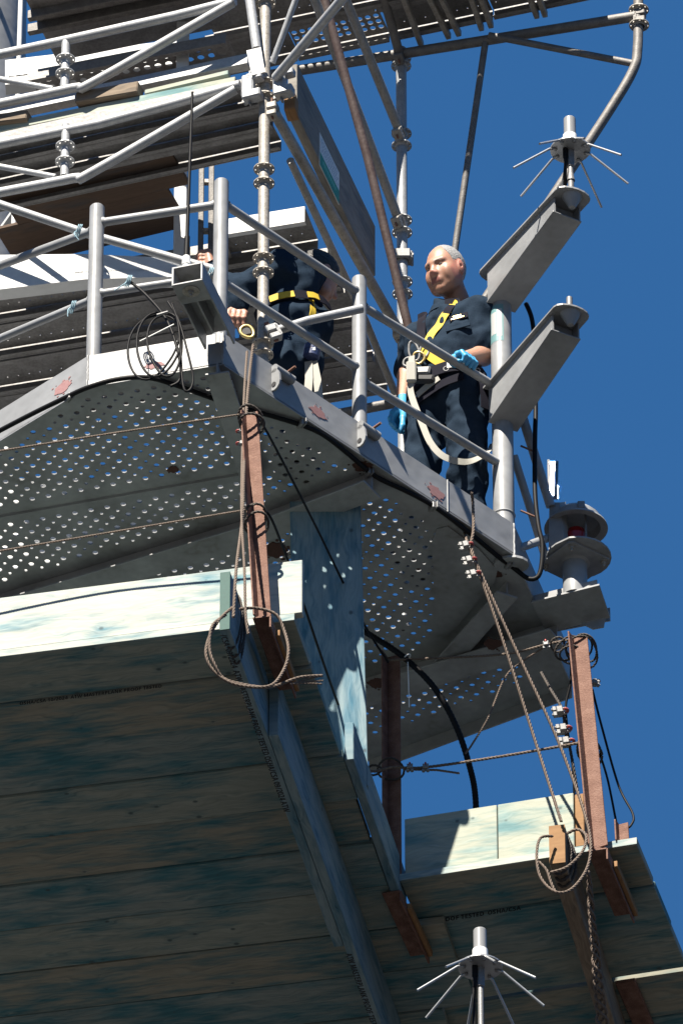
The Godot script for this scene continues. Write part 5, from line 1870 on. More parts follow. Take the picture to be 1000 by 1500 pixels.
func build_small_things() -> void:
	# upper aerial stands on the upper arm of the corner pole; the lower one on its own tall mast
	var f := arm_end + Vector3(0, 0.086, 0)
	ground_plane_aerial("umbrella-shaped aerial on the upper arm of the corner pole", at(824, 219, f.z) * Vector3(0, 1, 0) + Vector3(f.x, 0, f.z), f, f.y)
	var d2 := at(703, 1416, 0.45)
	ground_plane_aerial("umbrella-shaped aerial on a slim mast below the timber platforms", d2, d2 - Vector3(0, 0.4, 0), 14.0)
	var t := thing("slim_mast", "slender grey pipe mast carrying the low aerial", "mast", Vector3(d2.x, 0, d2.z))
	var st := mb()
	lathe(st, Vector3(d2.x, 0, d2.z), Vector3.UP, [[0.0, 0.0], [0.2, 0.0], [0.2, 0.03], [0.08, 0.05], [0.05, 13.98], [0.0, 14.0]], 20)
	part(st, "pipe", M.paint, t)
	# whip aerial on the near bracket
	var wb := lv(273, 392, TOE - 0.01)
	t = thing("whip_aerial", "thin black whip aerial on the near corner bracket", "antenna", wb)
	st = mb()
	lathe(st, wb, Vector3.UP, [[0.016, 0.0], [0.016, 0.012], [0.019, 0.014], [0.017, 0.055], [0.012, 0.06], [0.0, 0.06]], 18)
	part(st, "base", M.white_plastic, t)
	st = mb()
	var wt := at(282, 135, wb.z)
	var w1 := wb + Vector3(0, 0.058, 0)
	sweep(st, [w1, w1.lerp(wt, 0.12), w1.lerp(wt, 0.125), wt], [0.0125, 0.0115, 0.0078, 0.0055], 12)
	part(st, "whip", M.black, t)
	# obstruction light on its bracket beyond the corner pole
	var yb := 0.215
	var pb := lv(842, 874, yb)
	t = thing("obstruction_light", "grey bell-shaped obstruction light with a red lens on a side bracket", "lamp", pb)
	st = mb()
	var q := [lv(778, 880, yb), lv(877, 855, yb), lv(893, 903, yb), lv(800, 925, yb)]
	slab(st, q, Vector3(0, -0.008, 0))
	var br := part(st, "bracket", M.paint, t)
	st = mb()
	bar(st, lv(790, 920, yb + 0.03), lv(893, 900, yb + 0.03), Vector3.UP, 0.008, 0.07, 0.001)
	bar(st, lv(778, 879, yb + 0.022), lv(874, 855, yb + 0.022), Vector3.UP, 0.008, 0.04, 0.001)
	part(st, "lip", M.paint, br)
	st = mb()
	slab(st, [lv(850, 912, yb - 0.02), lv(886, 905, yb - 0.02), lv(884, 918, yb - 0.08), lv(868, 921, yb - 0.08)], Vector3(0, 0, -0.008))
	part(st, "gusset", M.paint, br)
	st = mb()
	lathe(st, pb, Vector3.UP, [[0.0, 0.0005], [0.053, 0.0005], [0.053, 0.17], [0.066, 0.178], [0.0, 0.178]], 26)
	part(st, "pedestal", M.paint, t)
	# diamond flange and the round-cornered plate over it
	var pc := pb + Vector3(0, 0.178, 0)
	st = mb()
	var dm := []
	for k in 4:
		var a := TAU * k / 4.0 + 0.12
		for e in [-0.09, 0.0, 0.09]:
			dm.append(pc + Vector3(cos(a + e), 0, sin(a + e)) * 0.15)
	slab(st, dm, Vector3(0, 0.010, 0))
	part(st, "flange", M.paint, t)
	st = mb()
	var pp := []
	for k in 24:
		var a := TAU * k / 24.0
		var r := 0.146 if cos(a) > -0.3 else 0.135
		pp.append(pc + Vector3(0.012, 0.011, 0.025) + Vector3(cos(a), 0, sin(a)) * r)
	slab(st, pp, Vector3(0, 0.008, 0))
	part(st, "plate", M.paint, t)
	for k in 4:
		var a := TAU * k / 4.0 + 0.12
		st = mb()
		var b := pc + Vector3(cos(a), 0, sin(a)) * 0.125
		lathe(st, b, Vector3.DOWN, [[0.016, -0.001], [0.016, 0.004], [0.011, 0.004], [0.011, 0.014], [0.006, 0.014], [0.006, 0.026], [0.0, 0.026]], 12)
		part(st, "bolt", M.galv_old, t)
	var top := pc + Vector3(0.010, 0.02, -0.02)
	st = mb()
	lathe(st, top, Vector3.UP, [[0.055, 0.0], [0.055, 0.02], [0.046, 0.025], [0.050, 0.06], [0.044, 0.10], [0.050, 0.14], [0.04, 0.17], [0.0, 0.18]], 24)
	part(st, "lens", M.lens, t, "dark red ribbed lens")
	st = mb()
	for k in 3:
		var a := TAU * k / 3.0 + 0.9
		tube(st, top + Vector3(cos(a) * 0.064, 0, sin(a) * 0.064), top + Vector3(cos(a) * 0.064, 0.22, sin(a) * 0.064), 0.005, 0.005, 8)
	part(st, "cage_rod", M.zinc, t)
	st = mb()
	var rim := top + Vector3(0, 0.185, 0)
	lathe(st, rim, Vector3.UP, [[0.138, 0.0], [0.134, 0.012], [0.112, 0.022], [0.106, 0.055], [0.085, 0.078], [0.0, 0.085]], 36)
	lathe(st, rim, Vector3.UP, [[0.138, 0.0], [0.106, 0.003], [0.102, 0.05], [0.08, 0.072], [0.0, 0.079]], 36)
	part(st, "bell", M.paint, t)
	st = mb()
	obox(st, rim + Vector3(0.02, 0.035, 0.118), Vector3.RIGHT, Vector3.UP, Vector3.BACK, Vector3(0.016, 0.02, 0.012), 0.004)
	part(st, "latch", M.zinc, t)
	# upright mounting leg and the bare bright strip above it that catches the sun
	var lg := pc + Vector3(-0.075, 0.02, 0.055)
	var toc := (CAM - lg).normalized()
	var hn := (toc + sun_to).normalized()
	st = mb()
	var g0 := at(812, 796, lg.z)
	slab(st, [at(803, 806, lg.z), at(826, 790, lg.z), at(819, 736, lg.z), at(804, 736, lg.z)], Vector3(0.004, 0, -0.010))
	slab(st, [at(826, 790, lg.z), at(832, 786, lg.z - 0.05), at(828, 735, lg.z - 0.05), at(819, 736, lg.z)], Vector3(-0.008, 0, -0.008))
	part(st, "leg", M.paint, t)
	st = mb()
	var s0 := at(811, 704, lg.z - 0.075)
	var su := (Vector3.UP - hn * hn.y).normalized()
	obox(st, s0, su.cross(hn).normalized(), su, hn, Vector3(0.0185, 0.115, 0.003), 0.0)
	var strip := part(st, "strip", M.mirror, t, "bare metal strip flashing in the sun")
	st = mb()
	obox(st, s0 + Vector3(-0.023, 0, -0.006), Vector3.RIGHT, Vector3.UP, Vector3.BACK, Vector3(0.005, 0.113, 0.012), 0.001)
	part(st, "backing", M.paint, strip)
	# struts from the pole to the light
	for e in [[752, 570, -0.02, 806, 742, 0.0], [752, 668, -0.05, 800, 822, -0.06], [752, 806, -0.06, 806, 787, -0.04]]:
		st = mb()
		tube(st, at(e[0], e[1], e3.z + e[2] - 0.04), at(e[3], e[4], lg.z + e[5]), 0.018 if e[4] != 742 else 0.021, -1.0, 14)
		part(st, "strut", M.paint, t)

# ------------------------------------------------------------------ people
func hand_prims(W: Vector3, chains: Array, thumb: Array, scale := 1.0) -> Array:
	# palm as bones from the wrist to each knuckle, fingers as chains of three, thumb as its own chain
	var p := []
	p.append([0, W, W, 0.024 * scale, 0.024 * scale])
	for c in chains:
		p.append([0, W.lerp(c[0], 0.25), c[0], 0.0165 * scale, 0.0125 * scale])
		for i in 3:
			p.append([0, c[i], c[i + 1], (0.0108 - 0.0008 * i) * scale, (0.0100 - 0.0008 * i) * scale])
	for i in thumb.size() - 1:
		p.append([0, thumb[i], thumb[i + 1], (0.0145 - 0.002 * i) * scale, (0.0125 - 0.0018 * i) * scale])
	return p

func build_man() -> void:
	var base := Vector3(0.462, TY + DECK + 0.001, -0.74)
	var f := Vector3(-0.55, 0, 0.835).normalized()
	var X := Transform3D(Basis(Vector3(f.z, 0, -f.x), Vector3.UP, f), base)
	var I := X.affine_inverse()
	var t := thing("person", "man in dark navy coveralls and yellow harness gripping the rail with blue gloves", "person", base)
	var nr := flat(e2, e3).cross(Vector3.UP)
	var ra := flat(e2, e3)
	# arm joints, in the world then in the man's own frame
	var R0 := on(681, 530, e2 - nr * 0.034, nr)
	var wl := R0 - nr * 0.066 + Vector3(0, 0.048, 0) + ra * 0.01
	var el := at(707, 520, -0.66)
	var sl := X * Vector3(0.175, 1.37, 0.0)
	var sr := X * Vector3(-0.175, 1.37, 0.0)
	var er := at(596, 545, -0.93)
	var wr := at(589, 594, -0.80)
	var L := func(p: Vector3) -> Vector3: return I * p
	# clothes
	var cl := [
		[0, Vector3(-0.075, 0.93, 0), Vector3(0.075, 0.93, 0), 0.103, 0.103],
		[0, Vector3(-0.06, 1.05, 0.012), Vector3(0.06, 1.05, 0.012), 0.100, 0.100],
		[0, Vector3(0, 1.02, 0.03), Vector3(0, 1.14, 0.03), 0.10, 0.10],
		[0, Vector3(-0.085, 1.22, 0.012), Vector3(0.085, 1.22, 0.012), 0.098, 0.098],
		[0, Vector3(-0.10, 1.33, 0.0), Vector3(0.10, 1.33, 0.0), 0.080, 0.080],
		[0, Vector3(-0.15, 1.375, -0.01), Vector3(0.15, 1.375, -0.01), 0.056, 0.056],
		[0, Vector3(0, 1.39, 0.005), Vector3(0, 1.45, 0.018), 0.068, 0.052],
		[0, Vector3(0.09, 0.90, 0.0), Vector3(0.115, 0.50, 0.03), 0.098, 0.074],
		[0, Vector3(-0.09, 0.90, 0.0), Vector3(-0.125, 0.50, 0.06), 0.098, 0.074],
		[0, Vector3(0.115, 0.50, 0.03), Vector3(0.12, 0.09, -0.02), 0.074, 0.062],
		[0, Vector3(-0.125, 0.50, 0.06), Vector3(-0.14, 0.09, 0.02), 0.074, 0.062],
		[0, L.call(sl), L.call(sl.lerp(el, 0.84)), 0.064, 0.064],
		[0, L.call(sr), L.call(sr.lerp(er, 0.84)), 0.064, 0.062],
	]
	var st := mb()
	nets(st, cl, 0.0095, 48.0, X, 0.020, 6.5, null, Vector3(1.3, 1.1, 1.3))
	part(st, "coveralls", M.navy, t)
	# skin: head, neck, forearms
	var H := at(652, 399, -0.70)
	var hf := Vector3(-0.62, -0.24, 0.72).normalized()
	var hx := Vector3.UP.cross(hf).normalized()
	var HX := Transform3D(Basis(hx * 1.0, hf.cross(hx).normalized() * 1.09, hf * 1.0), H)
	var hp := [
		[1, Vector3(0, 0.030, -0.014), Vector3(0.076, 0.088, 0.096)],
		[1, Vector3(0, -0.030, 0.022), Vector3(0.062, 0.078, 0.066)],
		[0, Vector3(-0.034, -0.078, 0.036), Vector3(0.034, -0.078, 0.036), 0.026, 0.026],
		[1, Vector3(0, -0.094, 0.058), Vector3(0.030, 0.020, 0.022)],
		[0, Vector3(0, 0.012, 0.080), Vector3(0, -0.024, 0.099), 0.0070, 0.0095],
		[0, Vector3(-0.011, -0.033, 0.092), Vector3(0.011, -0.033, 0.092), 0.0078, 0.0078],
		[0, Vector3(-0.042, 0.024, 0.066), Vector3(-0.010, 0.020, 0.080), 0.0115, 0.0105],
		[0, Vector3(0.042, 0.024, 0.066), Vector3(0.010, 0.020, 0.080), 0.0115, 0.0105],
		[1, Vector3(-0.040, -0.022, 0.050), Vector3(0.024, 0.022, 0.020)],
		[1, Vector3(0.040, -0.022, 0.050), Vector3(0.024, 0.022, 0.020)],
		[1, Vector3(-0.050, -0.034, 0.016), Vector3(0.023, 0.052, 0.056)],
		[1, Vector3(0.050, -0.034, 0.016), Vector3(0.023, 0.052, 0.056)],
		[0, Vector3(-0.017, -0.058, 0.079), Vector3(0.017, -0.058, 0.079), 0.0052, 0.0052],
		[0, Vector3(-0.015, -0.069, 0.077), Vector3(0.015, -0.069, 0.077), 0.0058, 0.0058],
		[1, Vector3(-0.079, -0.006, -0.012), Vector3(0.0075, 0.030, 0.019)],
		[1, Vector3(0.079, -0.006, -0.012), Vector3(0.0075, 0.030, 0.019)],
		[0, Vector3(0, -0.05, -0.030), Vector3(0, -0.175, -0.075), 0.050, 0.054],
		[2, Vector3(-0.031, 0.003, 0.096), 0.0195],
		[2, Vector3(0.031, 0.003, 0.096), 0.0195],
		[2, Vector3(0.086, -0.004, -0.004), 0.007],
	]
	var skin := func(p: Vector3) -> Color:
		var c := Color(0.35, 0.185, 0.128)
		if absf(p.x) < 0.024 and p.y < -0.052 and p.y > -0.076 and p.z > 0.07:
			c = Color(0.27, 0.105, 0.085)
		elif absf(p.x) > 0.07 or (p.y < -0.018 and p.y > -0.045 and absf(p.x) < 0.02 and p.z > 0.08):
			c = Color(0.36, 0.155, 0.11)
		elif p.y > 0.018 and p.y < 0.030 and absf(p.x) > 0.012 and absf(p.x) < 0.05 and p.z > 0.062:
			c = Color(0.19, 0.125, 0.095)
		return c
	st = mb()
	nets(st, hp, 0.0040, 150.0, HX, 0.0, 6.0, skin)
	var arm := func(_p: Vector3) -> Color: return Color(0.35, 0.185, 0.128)
	nets(st, [[0, L.call(sl.lerp(el, 0.5)), L.call(el), 0.043, 0.042], [0, L.call(el), L.call(wl), 0.042, 0.029]], 0.009, 70.0, X, 0.0, 6.0, arm)
	nets(st, [[0, L.call(sr.lerp(er, 0.5)), L.call(er), 0.043, 0.042], [0, L.call(er), L.call(wr), 0.042, 0.029]], 0.009, 70.0, X, 0.0, 6.0, arm)
	part(st, "body", M.skin, t)
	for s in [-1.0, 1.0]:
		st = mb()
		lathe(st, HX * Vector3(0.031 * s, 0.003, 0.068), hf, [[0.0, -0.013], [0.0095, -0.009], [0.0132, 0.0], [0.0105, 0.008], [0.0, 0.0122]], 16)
		part(st, "eye", mat(lin(0.06, 0.045, 0.04), 0.3, 0.0), t)  # dark all over, the shade of the sockets put into the eye colour
	st = mb()
	nets(st, [[1, Vector3(0, 0.031, -0.015), Vector3(0.0785, 0.0905, 0.0985)], [2, Vector3(0, -0.035, 0.205), 0.197], [2, Vector3(0, -0.215, -0.015), 0.205], [2, Vector3(0, 0.085, 0.115), 0.082]], 0.0038, 300.0, HX, 0.0030, 130.0)
	part(st, "hair", M.hair, t, "cropped grey hair")
	# gloves
	var chains := []
	for i in 4:
		var s := (i - 1.5) * 0.0228
		var o := R0 + ra * s
		var ln := [0.94, 1.0, 0.97, 0.86][3 - i] as float
		chains.append([o + Vector3(0, 0.031, 0) - nr * 0.014, o + Vector3(0, 0.0275, 0) + nr * 0.014 * ln, o + nr * 0.031 - Vector3(0, 0.004, 0), o + nr * 0.017 - Vector3(0, 0.029 * ln, 0)])
	var th := [wl + ra * -0.012, R0 - ra * 0.045 - nr * 0.030 + Vector3(0, 0.010, 0), R0 - ra * 0.058 - nr * 0.012 - Vector3(0, 0.022, 0), R0 - ra * 0.052 + nr * 0.012 - Vector3(0, 0.032, 0)]
	st = mb()
	var hpr := hand_prims(wl, chains, th, 1.0)
	hpr.append([0, wl, wl.lerp(el, 0.16), 0.030, 0.035])
	nets(st, hpr, 0.0034, 260.0, Transform3D.IDENTITY)
	part(st, "glove", M.glove, t, "light blue glove gripping the rail")
	chains = []
	var kd := Vector3(-0.55, 0, -0.35).normalized()
	for i in 4:
		var o: Vector3 = at(581, 610, -0.79) + Vector3(0.55, 0, -0.83) * ((i - 1.5) * 0.021)
		var ln := [0.92, 1.0, 0.95, 0.8][i] as float
		chains.append([o, o + Vector3(-0.012, -0.042, 0.008) * ln, o + Vector3(-0.006, -0.074, 0.012) * ln, o + Vector3(0.010, -0.094, 0.012) * ln])
	var wq := wr
	th = [wq + Vector3(0.006, -0.02, 0.015), at(590, 612, -0.745), at(589, 624, -0.735), at(585, 632, -0.735)]
	st = mb()
	hpr = hand_prims(wq, chains, th, 1.08)
	hpr.append([0, wq, wq.lerp(er, 0.14), 0.030, 0.033])
	nets(st, hpr, 0.0036, 240.0, Transform3D.IDENTITY)
	part(st, "glove", M.glove, t, "light blue glove hanging at his side")
	# boots
	for s in [[0.12, -0.02], [-0.14, 0.02]]:
		st = mb()
		nets(st, [[0, Vector3(s[0], 0.05, s[1] - 0.02), Vector3(s[0], 0.045, s[1] + 0.17), 0.045, 0.042], [0, Vector3(s[0], 0.06, s[1]), Vector3(s[0], 0.2, s[1]), 0.045, 0.052]], 0.012, 60.0, X)
		part(st, "boot", M.leather, t)
	# harness laid over the clothes: march each point in until it meets the cloth
	var lay := func(pts: Array, off := 0.006) -> Array:
		var P := []
		var N := []
		for q in pts:
			var d := Vector3(sin(q[2]), 0, cos(q[2])) if q.size() > 2 else Vector3.BACK
			var o := Vector3(q[0], q[1], 0)
			var r := 0.35
			while r > 0.0 and field(cl, 48.0, o + d * r) > 0.004:
				r -= 0.004
			P.append(X * (o + d * (r + off)))
			N.append((X.basis * d).normalized())
		return [P, N]
	var straps := [
		["chest_strap", [[0.085, 1.43, -0.6], [0.085, 1.425, 0.0], [0.072, 1.38], [0.055, 1.345]], 0.044, M.black_web],
		["chest_strap", [[0.062, 1.36], [0.045, 1.33], [0.025, 1.29], [0.0, 1.24], [-0.022, 1.17]], 0.046, M.yellow],
		["shoulder_patch", [[0.088, 1.415, -0.2], [0.082, 1.405, 0.0], [0.078, 1.395]], 0.040, M.yellow],
		["chest_strap", [[-0.085, 1.43, -0.6], [-0.085, 1.425, 0.0], [-0.075, 1.38], [-0.07, 1.31], [-0.06, 1.26], [-0.05, 1.20]], 0.044, M.black_web],
		["waist_strap", [[-0.025, 1.175], [-0.01, 1.13], [0.02, 1.09], [0.05, 1.055], [0.075, 1.03]], 0.052, M.yellow],
	]
	for s in straps:
		var r: Array = lay.call(s[1])
		st = mb()
		ribbon(st, smooth(r[0], 4), smooth(r[1], 4), s[2], 0.004)
		part(st, s[0], s[3], t)
	# padded belt round the waist, thigh strap, tool belt tail
	var belt := []
	for i in 26:
		belt.append([0.0, 1.005 + 0.012 * sin(TAU * i / 25.0), TAU * i / 25.0])
	var rb: Array = lay.call(belt, 0.005)
	st = mb()
	ribbon(st, rb[0], rb[1], 0.058, 0.010)
	var bt := part(st, "belt", M.black_web, t)
	for q in [[[[0.03, 0.965, 0.1], [-0.01, 0.945, 0.0], [-0.06, 0.925, -0.1]], 0.034, M.webbing], [[[0.14, 1.0, 0.9], [0.15, 0.93, 1.0], [0.15, 0.86, 1.1], [0.14, 0.80, 1.2]], 0.045, M.black_web], [[[0.09, 0.95, 0.5], [0.03, 0.93, 0.2], [-0.05, 0.905, 0.0], [-0.09, 0.89, -0.2]], 0.04, M.black_web]]:
		var r: Array = lay.call(q[0], 0.014)
		st = mb()
		ribbon(st, smooth(r[0], 4), smooth(r[1], 4), q[1], 0.004)
		part(st, "strap", q[2], bt)
	for i in 3:
		var r: Array = lay.call([[0.03 + 0.04 * i, 1.0, 0.35 + 0.3 * i], [0.05 + 0.04 * i, 1.0, 0.4 + 0.3 * i]], 0.018)
		st = mb()
		sweep(st, loop_pts(r[0][0], (X.basis * Vector3(0.9, 0, -0.4)).normalized(), Vector3.UP, 0.012, 0.012, 0, TAU, 14), [0.0028], 6)
		part(st, "eyelet", M.zinc, bt)
	var rk: Array = lay.call([[0.075, 1.025, 0.3], [0.10, 1.01, 0.5]], 0.018)
	st = mb()
	obox(st, rk[0][0], X.basis * Vector3(0.94, 0, -0.34), Vector3.UP, X.basis * Vector3(0.34, 0, 0.94), Vector3(0.034, 0.026, 0.004), 0.003)
	part(st, "buckle", M.zinc, bt)
	# name tape with gold print, badge, collar tab
	var rn: Array = lay.call([[0.09, 1.30, 0.3]], 0.004)
	st = mb()
	var bx := (X.basis * Vector3(0.95, 0.12, -0.3)).normalized()
	var bn := (X.basis * Vector3(0.3, 0.15, 0.94)).normalized()
	obox(st, rn[0][0], bx, bn.cross(bx).normalized(), bn, Vector3(0.042, 0.018, 0.002), 0.001)
	var np := part(st, "name_tape", M.black_web, t)
	st = mb()
	for i in 7:
		obox(st, rn[0][0] + bx * (-0.030 + i * 0.0085) + bn * 0.003 - bn.cross(bx) * 0.007, bx, bn.cross(bx).normalized(), bn, Vector3(0.0028, 0.0035, 0.0008))
	obox(st, rn[0][0] + bn * 0.003 + bn.cross(bx) * 0.007 - bx * 0.006, bx, bn.cross(bx).normalized(), bn, Vector3(0.018, 0.003, 0.0008))
	part(st, "gold_print", M.brass, np)
	var rp: Array = lay.call([[0.09, 1.235, 0.3]], 0.003)
	st = mb()
	obox(st, rp[0][0], bx, bn.cross(bx).normalized(), bn, Vector3(0.055, 0.012, 0.003), 0.002)
	part(st, "pocket_flap", M.navy, t)
	# collar
	st = mb()
	var cpts := []
	var cn := []
	for i in 15:
		var a := lerpf(-2.4, 2.4, i / 14.0)
		cpts.append(X * (Vector3(sin(a) * 0.066, 1.452 - 0.022 * cos(a), 0.014 + cos(a) * 0.066)))
		cn.append(X.basis * Vector3(sin(a), 0.35, cos(a)).normalized())
	ribbon(st, cpts, cn, 0.045, 0.004)
	part(st, "collar", M.navy, t)
	# carabiners and rope grab at his chest
	var gc := at(617, 545, -0.62)
	st = mb()
	obox(st, gc, Vector3(0.85, -0.2, 0.3).normalized(), Vector3(0.2, 0.95, 0).normalized(), Vector3(-0.3, 0, 0.9).normalized(), Vector3(0.045, 0.022, 0.02), 0.008)
	var rg := part(st, "rope_grab", M.zinc, t)
	st = mb()
	obox(st, gc + Vector3(0.01, -0.04, 0), Vector3(0.85, -0.25, 0.3).normalized(), Vector3(0.25, 0.95, 0).normalized(), Vector3(-0.3, 0, 0.9).normalized(), Vector3(0.05, 0.018, 0.018), 0.007)
	part(st, "jaw", M.black_matt, rg)
	for q in [[606, 515, 0.022, 0.05, 0.3], [622, 512, 0.02, 0.045, -0.2], [598, 530, 0.025, 0.02, 0.0], [613, 524, 0.024, 0.03, 0.5]]:
		st = mb()
		sweep(st, loop_pts(at(q[0], q[1], -0.62), (Vector3.RIGHT + Vector3(0, q[4], 0.3)).normalized(), Vector3(-q[4], 1, 0.1).normalized(), q[2], q[3], 0, TAU, 18, Vector3.ZERO), [0.0058], 8, true)
		part(st, "carabiner", M.zinc if q[0] != 613 else M.brass, t)
	# white webbing lanyard, from the chest down and round behind his thigh
	st = mb()
	var lw := [at(603, 522, -0.60), at(602, 545, -0.60), at(601, 570, -0.61), at(606, 590, -0.60), at(616, 615, -0.58), at(630, 648, -0.56), at(650, 669, -0.54), at(680, 677, -0.53), at(702, 671, -0.56), at(716, 660, -0.62), at(722, 650, -0.68)]
	var ln2 := []
	for i in lw.size():
		ln2.append(Vector3(-0.35, 0.1 - 0.05 * i, 0.9).normalized())
	ribbon(st, smooth(lw, 6), smooth(ln2, 6), 0.028, 0.004)
	part(st, "lanyard", M.webbing, t, "pale webbing lanyard slung across his thighs")
	st = mb()
	obox(st, at(602, 545, -0.595), Vector3.RIGHT, Vector3.UP, Vector3.BACK, Vector3(0.022, 0.055, 0.012), 0.006)
	part(st, "shock_pack", M.webbing, t)

func build_crouched_worker() -> void:
	var base := Vector3(at(425, 640, 0.0).x, TY + DECK + 0.001, -0.02)
	var t := thing("person", "worker in near-black coveralls crouched bent over behind the rail, head turned away", "person", base)
	var kn := at(410, 540, 0.10)
	var kn2 := at(440, 535, 0.02)
	var dy := TY + DECK
	var cl := [
		[0, at(418, 402, 0.02), at(446, 407, -0.08), 0.080, 0.080],
		[0, at(434, 408, -0.02), at(430, 465, -0.04), 0.105, 0.105],
		[0, at(415, 478, 0.0), at(447, 478, -0.08), 0.105, 0.105],
		[0, at(408, 398, 0.05), at(352, 424, 0.05), 0.066, 0.052],
		[0, at(352, 424, 0.05), at(347, 450, 0.05), 0.052, 0.042],
		[0, at(408, 394, 0.0), at(345, 425, -0.12), 0.06, 0.05],
		[0, at(345, 425, -0.12), at(312, 394, -0.22), 0.05, 0.036],
		[0, at(418, 485, 0.0), kn, 0.098, 0.078],
		[0, at(445, 485, -0.08), kn2, 0.098, 0.078],
		[0, kn, Vector3(kn.x + 0.02, dy + 0.09, kn.z - 0.12), 0.075, 0.062],
		[0, kn2, Vector3(kn2.x + 0.02, dy + 0.09, kn2.z - 0.14), 0.075, 0.062],
	]
	var st := mb()
	nets(st, cl, 0.0115, 46.0, Transform3D.IDENTITY, 0.020, 7.0)
	part(st, "coveralls", M.navy, t)
	for k in [kn, kn2]:
		st = mb()
		nets(st, [[0, Vector3(k.x + 0.02, dy + 0.05, k.z - 0.15), Vector3(k.x + 0.0, dy + 0.045, k.z + 0.02), 0.045, 0.042], [0, Vector3(k.x + 0.02, dy + 0.06, k.z - 0.13), Vector3(k.x + 0.02, dy + 0.16, k.z - 0.12), 0.045, 0.05]], 0.014, 60.0, Transform3D.IDENTITY)
		part(st, "boot", M.leather, t)
	# head bent down and away, hair dark; neck skin; two bare hands
	var H := at(466, 408, -0.13)
	var skin := func(_p: Vector3) -> Color: return Color(0.33, 0.175, 0.125)
	st = mb()
	var hf := Vector3(0.75, -0.35, -0.55).normalized()
	var hx := Vector3.UP.cross(hf).normalized()
	var HX := Transform3D(Basis(hx, hf.cross(hx).normalized(), hf), H)
	nets(st, [
		[1, Vector3(0, 0.03, -0.014), Vector3(0.076, 0.088, 0.096)],
		[1, Vector3(0, -0.03, 0.022), Vector3(0.062, 0.078, 0.066)],
		[0, Vector3(-0.034, -0.078, 0.036), Vector3(0.034, -0.078, 0.036), 0.026, 0.026],
		[0, Vector3(0, 0.012, 0.084), Vector3(0, -0.026, 0.104), 0.0085, 0.0115],
		[0, Vector3(-0.017, -0.062, 0.082), Vector3(0.017, -0.062, 0.082), 0.007, 0.007],
		[0, Vector3(-0.040, 0.022, 0.068), Vector3(0.040, 0.022, 0.068), 0.0115, 0.0115],
		[1, Vector3(-0.079, -0.006, -0.012), Vector3(0.0085, 0.030, 0.019)],
		[1, Vector3(0.079, -0.006, -0.012), Vector3(0.0085, 0.030, 0.019)],
		[0, Vector3(0, -0.04, -0.03), HX.affine_inverse() * at(427, 387, 0.02), 0.050, 0.048]], 0.006, 160.0, HX, 0.0, 6.0, skin)
	# gripping hand on the slotted post
	var g := at(301, 382, -0.25)
	var chains := []
	for i in 4:
		var o := g + Vector3(0, 0.034 - i * 0.0225, 0)
		chains.append([o + Vector3(0.012, 0, 0.022), o + Vector3(-0.020, 0.0, 0.020), o + Vector3(-0.034, -0.004, -0.008), o + Vector3(-0.018, -0.006, -0.026)])
	var w := at(311, 395, -0.22)
	nets(st, hand_prims(w, chains, [w, g + Vector3(0.015, 0.03, 0.0), g + Vector3(-0.005, 0.05, -0.01), g + Vector3(-0.02, 0.055, -0.015)], 1.05), 0.0038, 380.0, Transform3D.IDENTITY, 0.0, 6.0, skin)
	# lower hand closing on a shackle
	var g2 := at(346, 462, 0.06)
	chains = []
	for i in 4:
		var o := g2 + Vector3(-0.03 + i * 0.0225, -0.002 * i, 0)
		chains.append([o + Vector3(0, 0.01, 0.01), o + Vector3(-0.004, -0.026, 0.022), o + Vector3(-0.004, -0.05, 0.008), o + Vector3(-0.002, -0.052, -0.018)])
	w = at(347, 449, 0.05)
	nets(st, hand_prims(w, chains, [w, g2 + Vector3(-0.04, 0.0, 0.01), g2 + Vector3(-0.045, -0.03, 0.015), g2 + Vector3(-0.035, -0.05, 0.01)], 1.02), 0.0038, 380.0, Transform3D.IDENTITY, 0.0, 6.0, skin)
	part(st, "body", M.skin, t)
	st = mb()
	nets(st, [[1, Vector3(0, 0.031, -0.018), Vector3(0.088, 0.098, 0.106)], [2, Vector3(0, -0.045, 0.205), 0.190], [2, Vector3(0, -0.23, -0.03), 0.19]], 0.006, 200.0, HX, 0.004, 60.0)
	part(st, "hair", M.dark_hair, t, "thick black hair")
	# yellow harness belt round the waist, and leg loop
	var lay := func(c: Vector3, aw: float, ah: float, tilt: float, n: int) -> Array:
		var P := []
		var N := []
		for i in n + 1:
			var a := TAU * i / n
			var d := Vector3(cos(a), tilt * cos(a), sin(a)).normalized()
			var r := 0.32
			while r > 0.0 and field(cl, 46.0, c + d * r) > 0.010:
				r -= 0.004
			P.append(c + d * (minf(r, 0.165) + 0.006))
			N.append(d)
		return [P, N]
	var rb: Array = lay.call(at(431, 462, -0.04), 0.2, 0.2, 0.25, 28)
	st = mb()
	ribbon(st, rb[0], rb[1], 0.044, 0.005)
	var hb := mb()
	for e in [[3, 6], [7, 11]]:
		ribbon(hb, rb[0].slice(e[0], e[1]).map(func(v): return v + Vector3(0, 0, 0.006)), rb[1].slice(e[0], e[1]), 0.032, 0.004)
	part(hb, "yellow_webbing", M.yellow, t)
	part(st, "harness_belt", M.black_web, t)
	st = mb()
	var p := [at(451, 425, 0.05), at(455, 440, 0.05), at(458, 455, 0.06), at(455, 468, 0.06)]
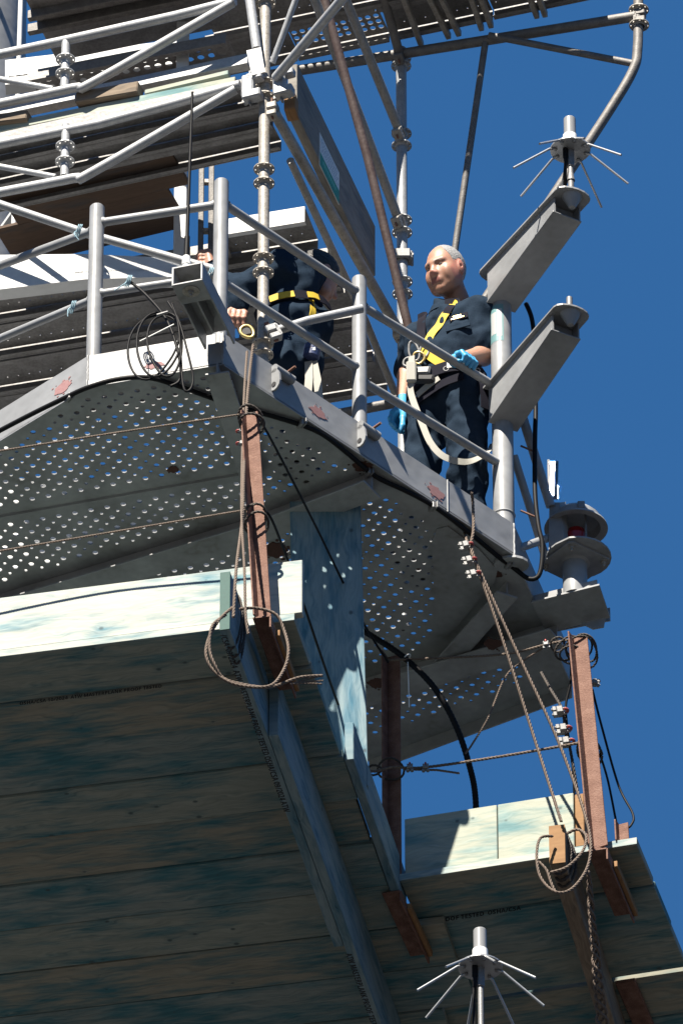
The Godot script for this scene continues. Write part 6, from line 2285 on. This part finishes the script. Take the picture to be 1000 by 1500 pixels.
	ribbon(st, smooth(p, 4), smooth([Vector3(0.7, 0, 0.7), Vector3(0.7, 0, 0.7), Vector3(0.7, 0, 0.7), Vector3(0.7, 0, 0.7)], 4), 0.03, 0.004)
	part(st, "harness_strap", M.yellow, t)
	# retractor with webbing hanging at his hip
	var rt := thing("lanyard_pack", "dark blue lanyard pack with pale webbing hanging behind the toe plate", "lanyard", at(455, 510, 0.12))
	st = mb()
	var c := at(455, 518, 0.12)
	lathe(st, c + Vector3(0, -0.03, 0), Vector3(0.15, 0.97, 0.1).normalized(), [[0.0, 0.0], [0.030, 0.0], [0.036, 0.01], [0.036, 0.035], [0.033, 0.037], [0.036, 0.039], [0.036, 0.065], [0.024, 0.08], [0.0, 0.082]], 20)
	part(st, "pack", mat(lin(0.03, 0.045, 0.12), 0.5, 0.0), rt)
	st = mb()
	obox(st, c + Vector3(0.01, 0.0, 0.034), Vector3.RIGHT, Vector3.UP, Vector3.BACK, Vector3(0.010, 0.012, 0.004), 0.002)
	part(st, "tag", M.white_plastic, rt)
	st = mb()
	for e in [[452, 530, 450, 575], [459, 530, 468, 585]]:
		var a := at(e[0], e[1], 0.12)
		var b := at(e[2], e[3] + 8, 0.14)
		ribbon(st, [a, a.lerp(b, 0.5) + Vector3(0.005, 0, 0.01), b], [Vector3(-0.2, 0, 1), Vector3(-0.2, 0, 1), Vector3(0.1, 0, 1)], 0.034, 0.004)
	part(st, "webbing", M.webbing, rt)
	st = mb()
	var sh := thing("shackle", "brass and black shackle in the crouched worker's lower hand", "shackle", at(358, 486, 0.2))
	sweep(st, loop_pts(at(362, 486, 0.22), Vector3(1, 0.3, 0).normalized(), Vector3(-0.3, 1, 0).normalized(), 0.026, 0.034, 0, TAU, 18), [0.008], 8, true)
	part(st, "bow", M.brass, sh)
	st = mb()
	obox(st, at(360, 486, 0.21), Vector3(1, 0.3, 0).normalized(), Vector3(-0.3, 1, 0).normalized(), Vector3.BACK, Vector3(0.024, 0.028, 0.012), 0.006)
	part(st, "body", M.black_matt, sh)
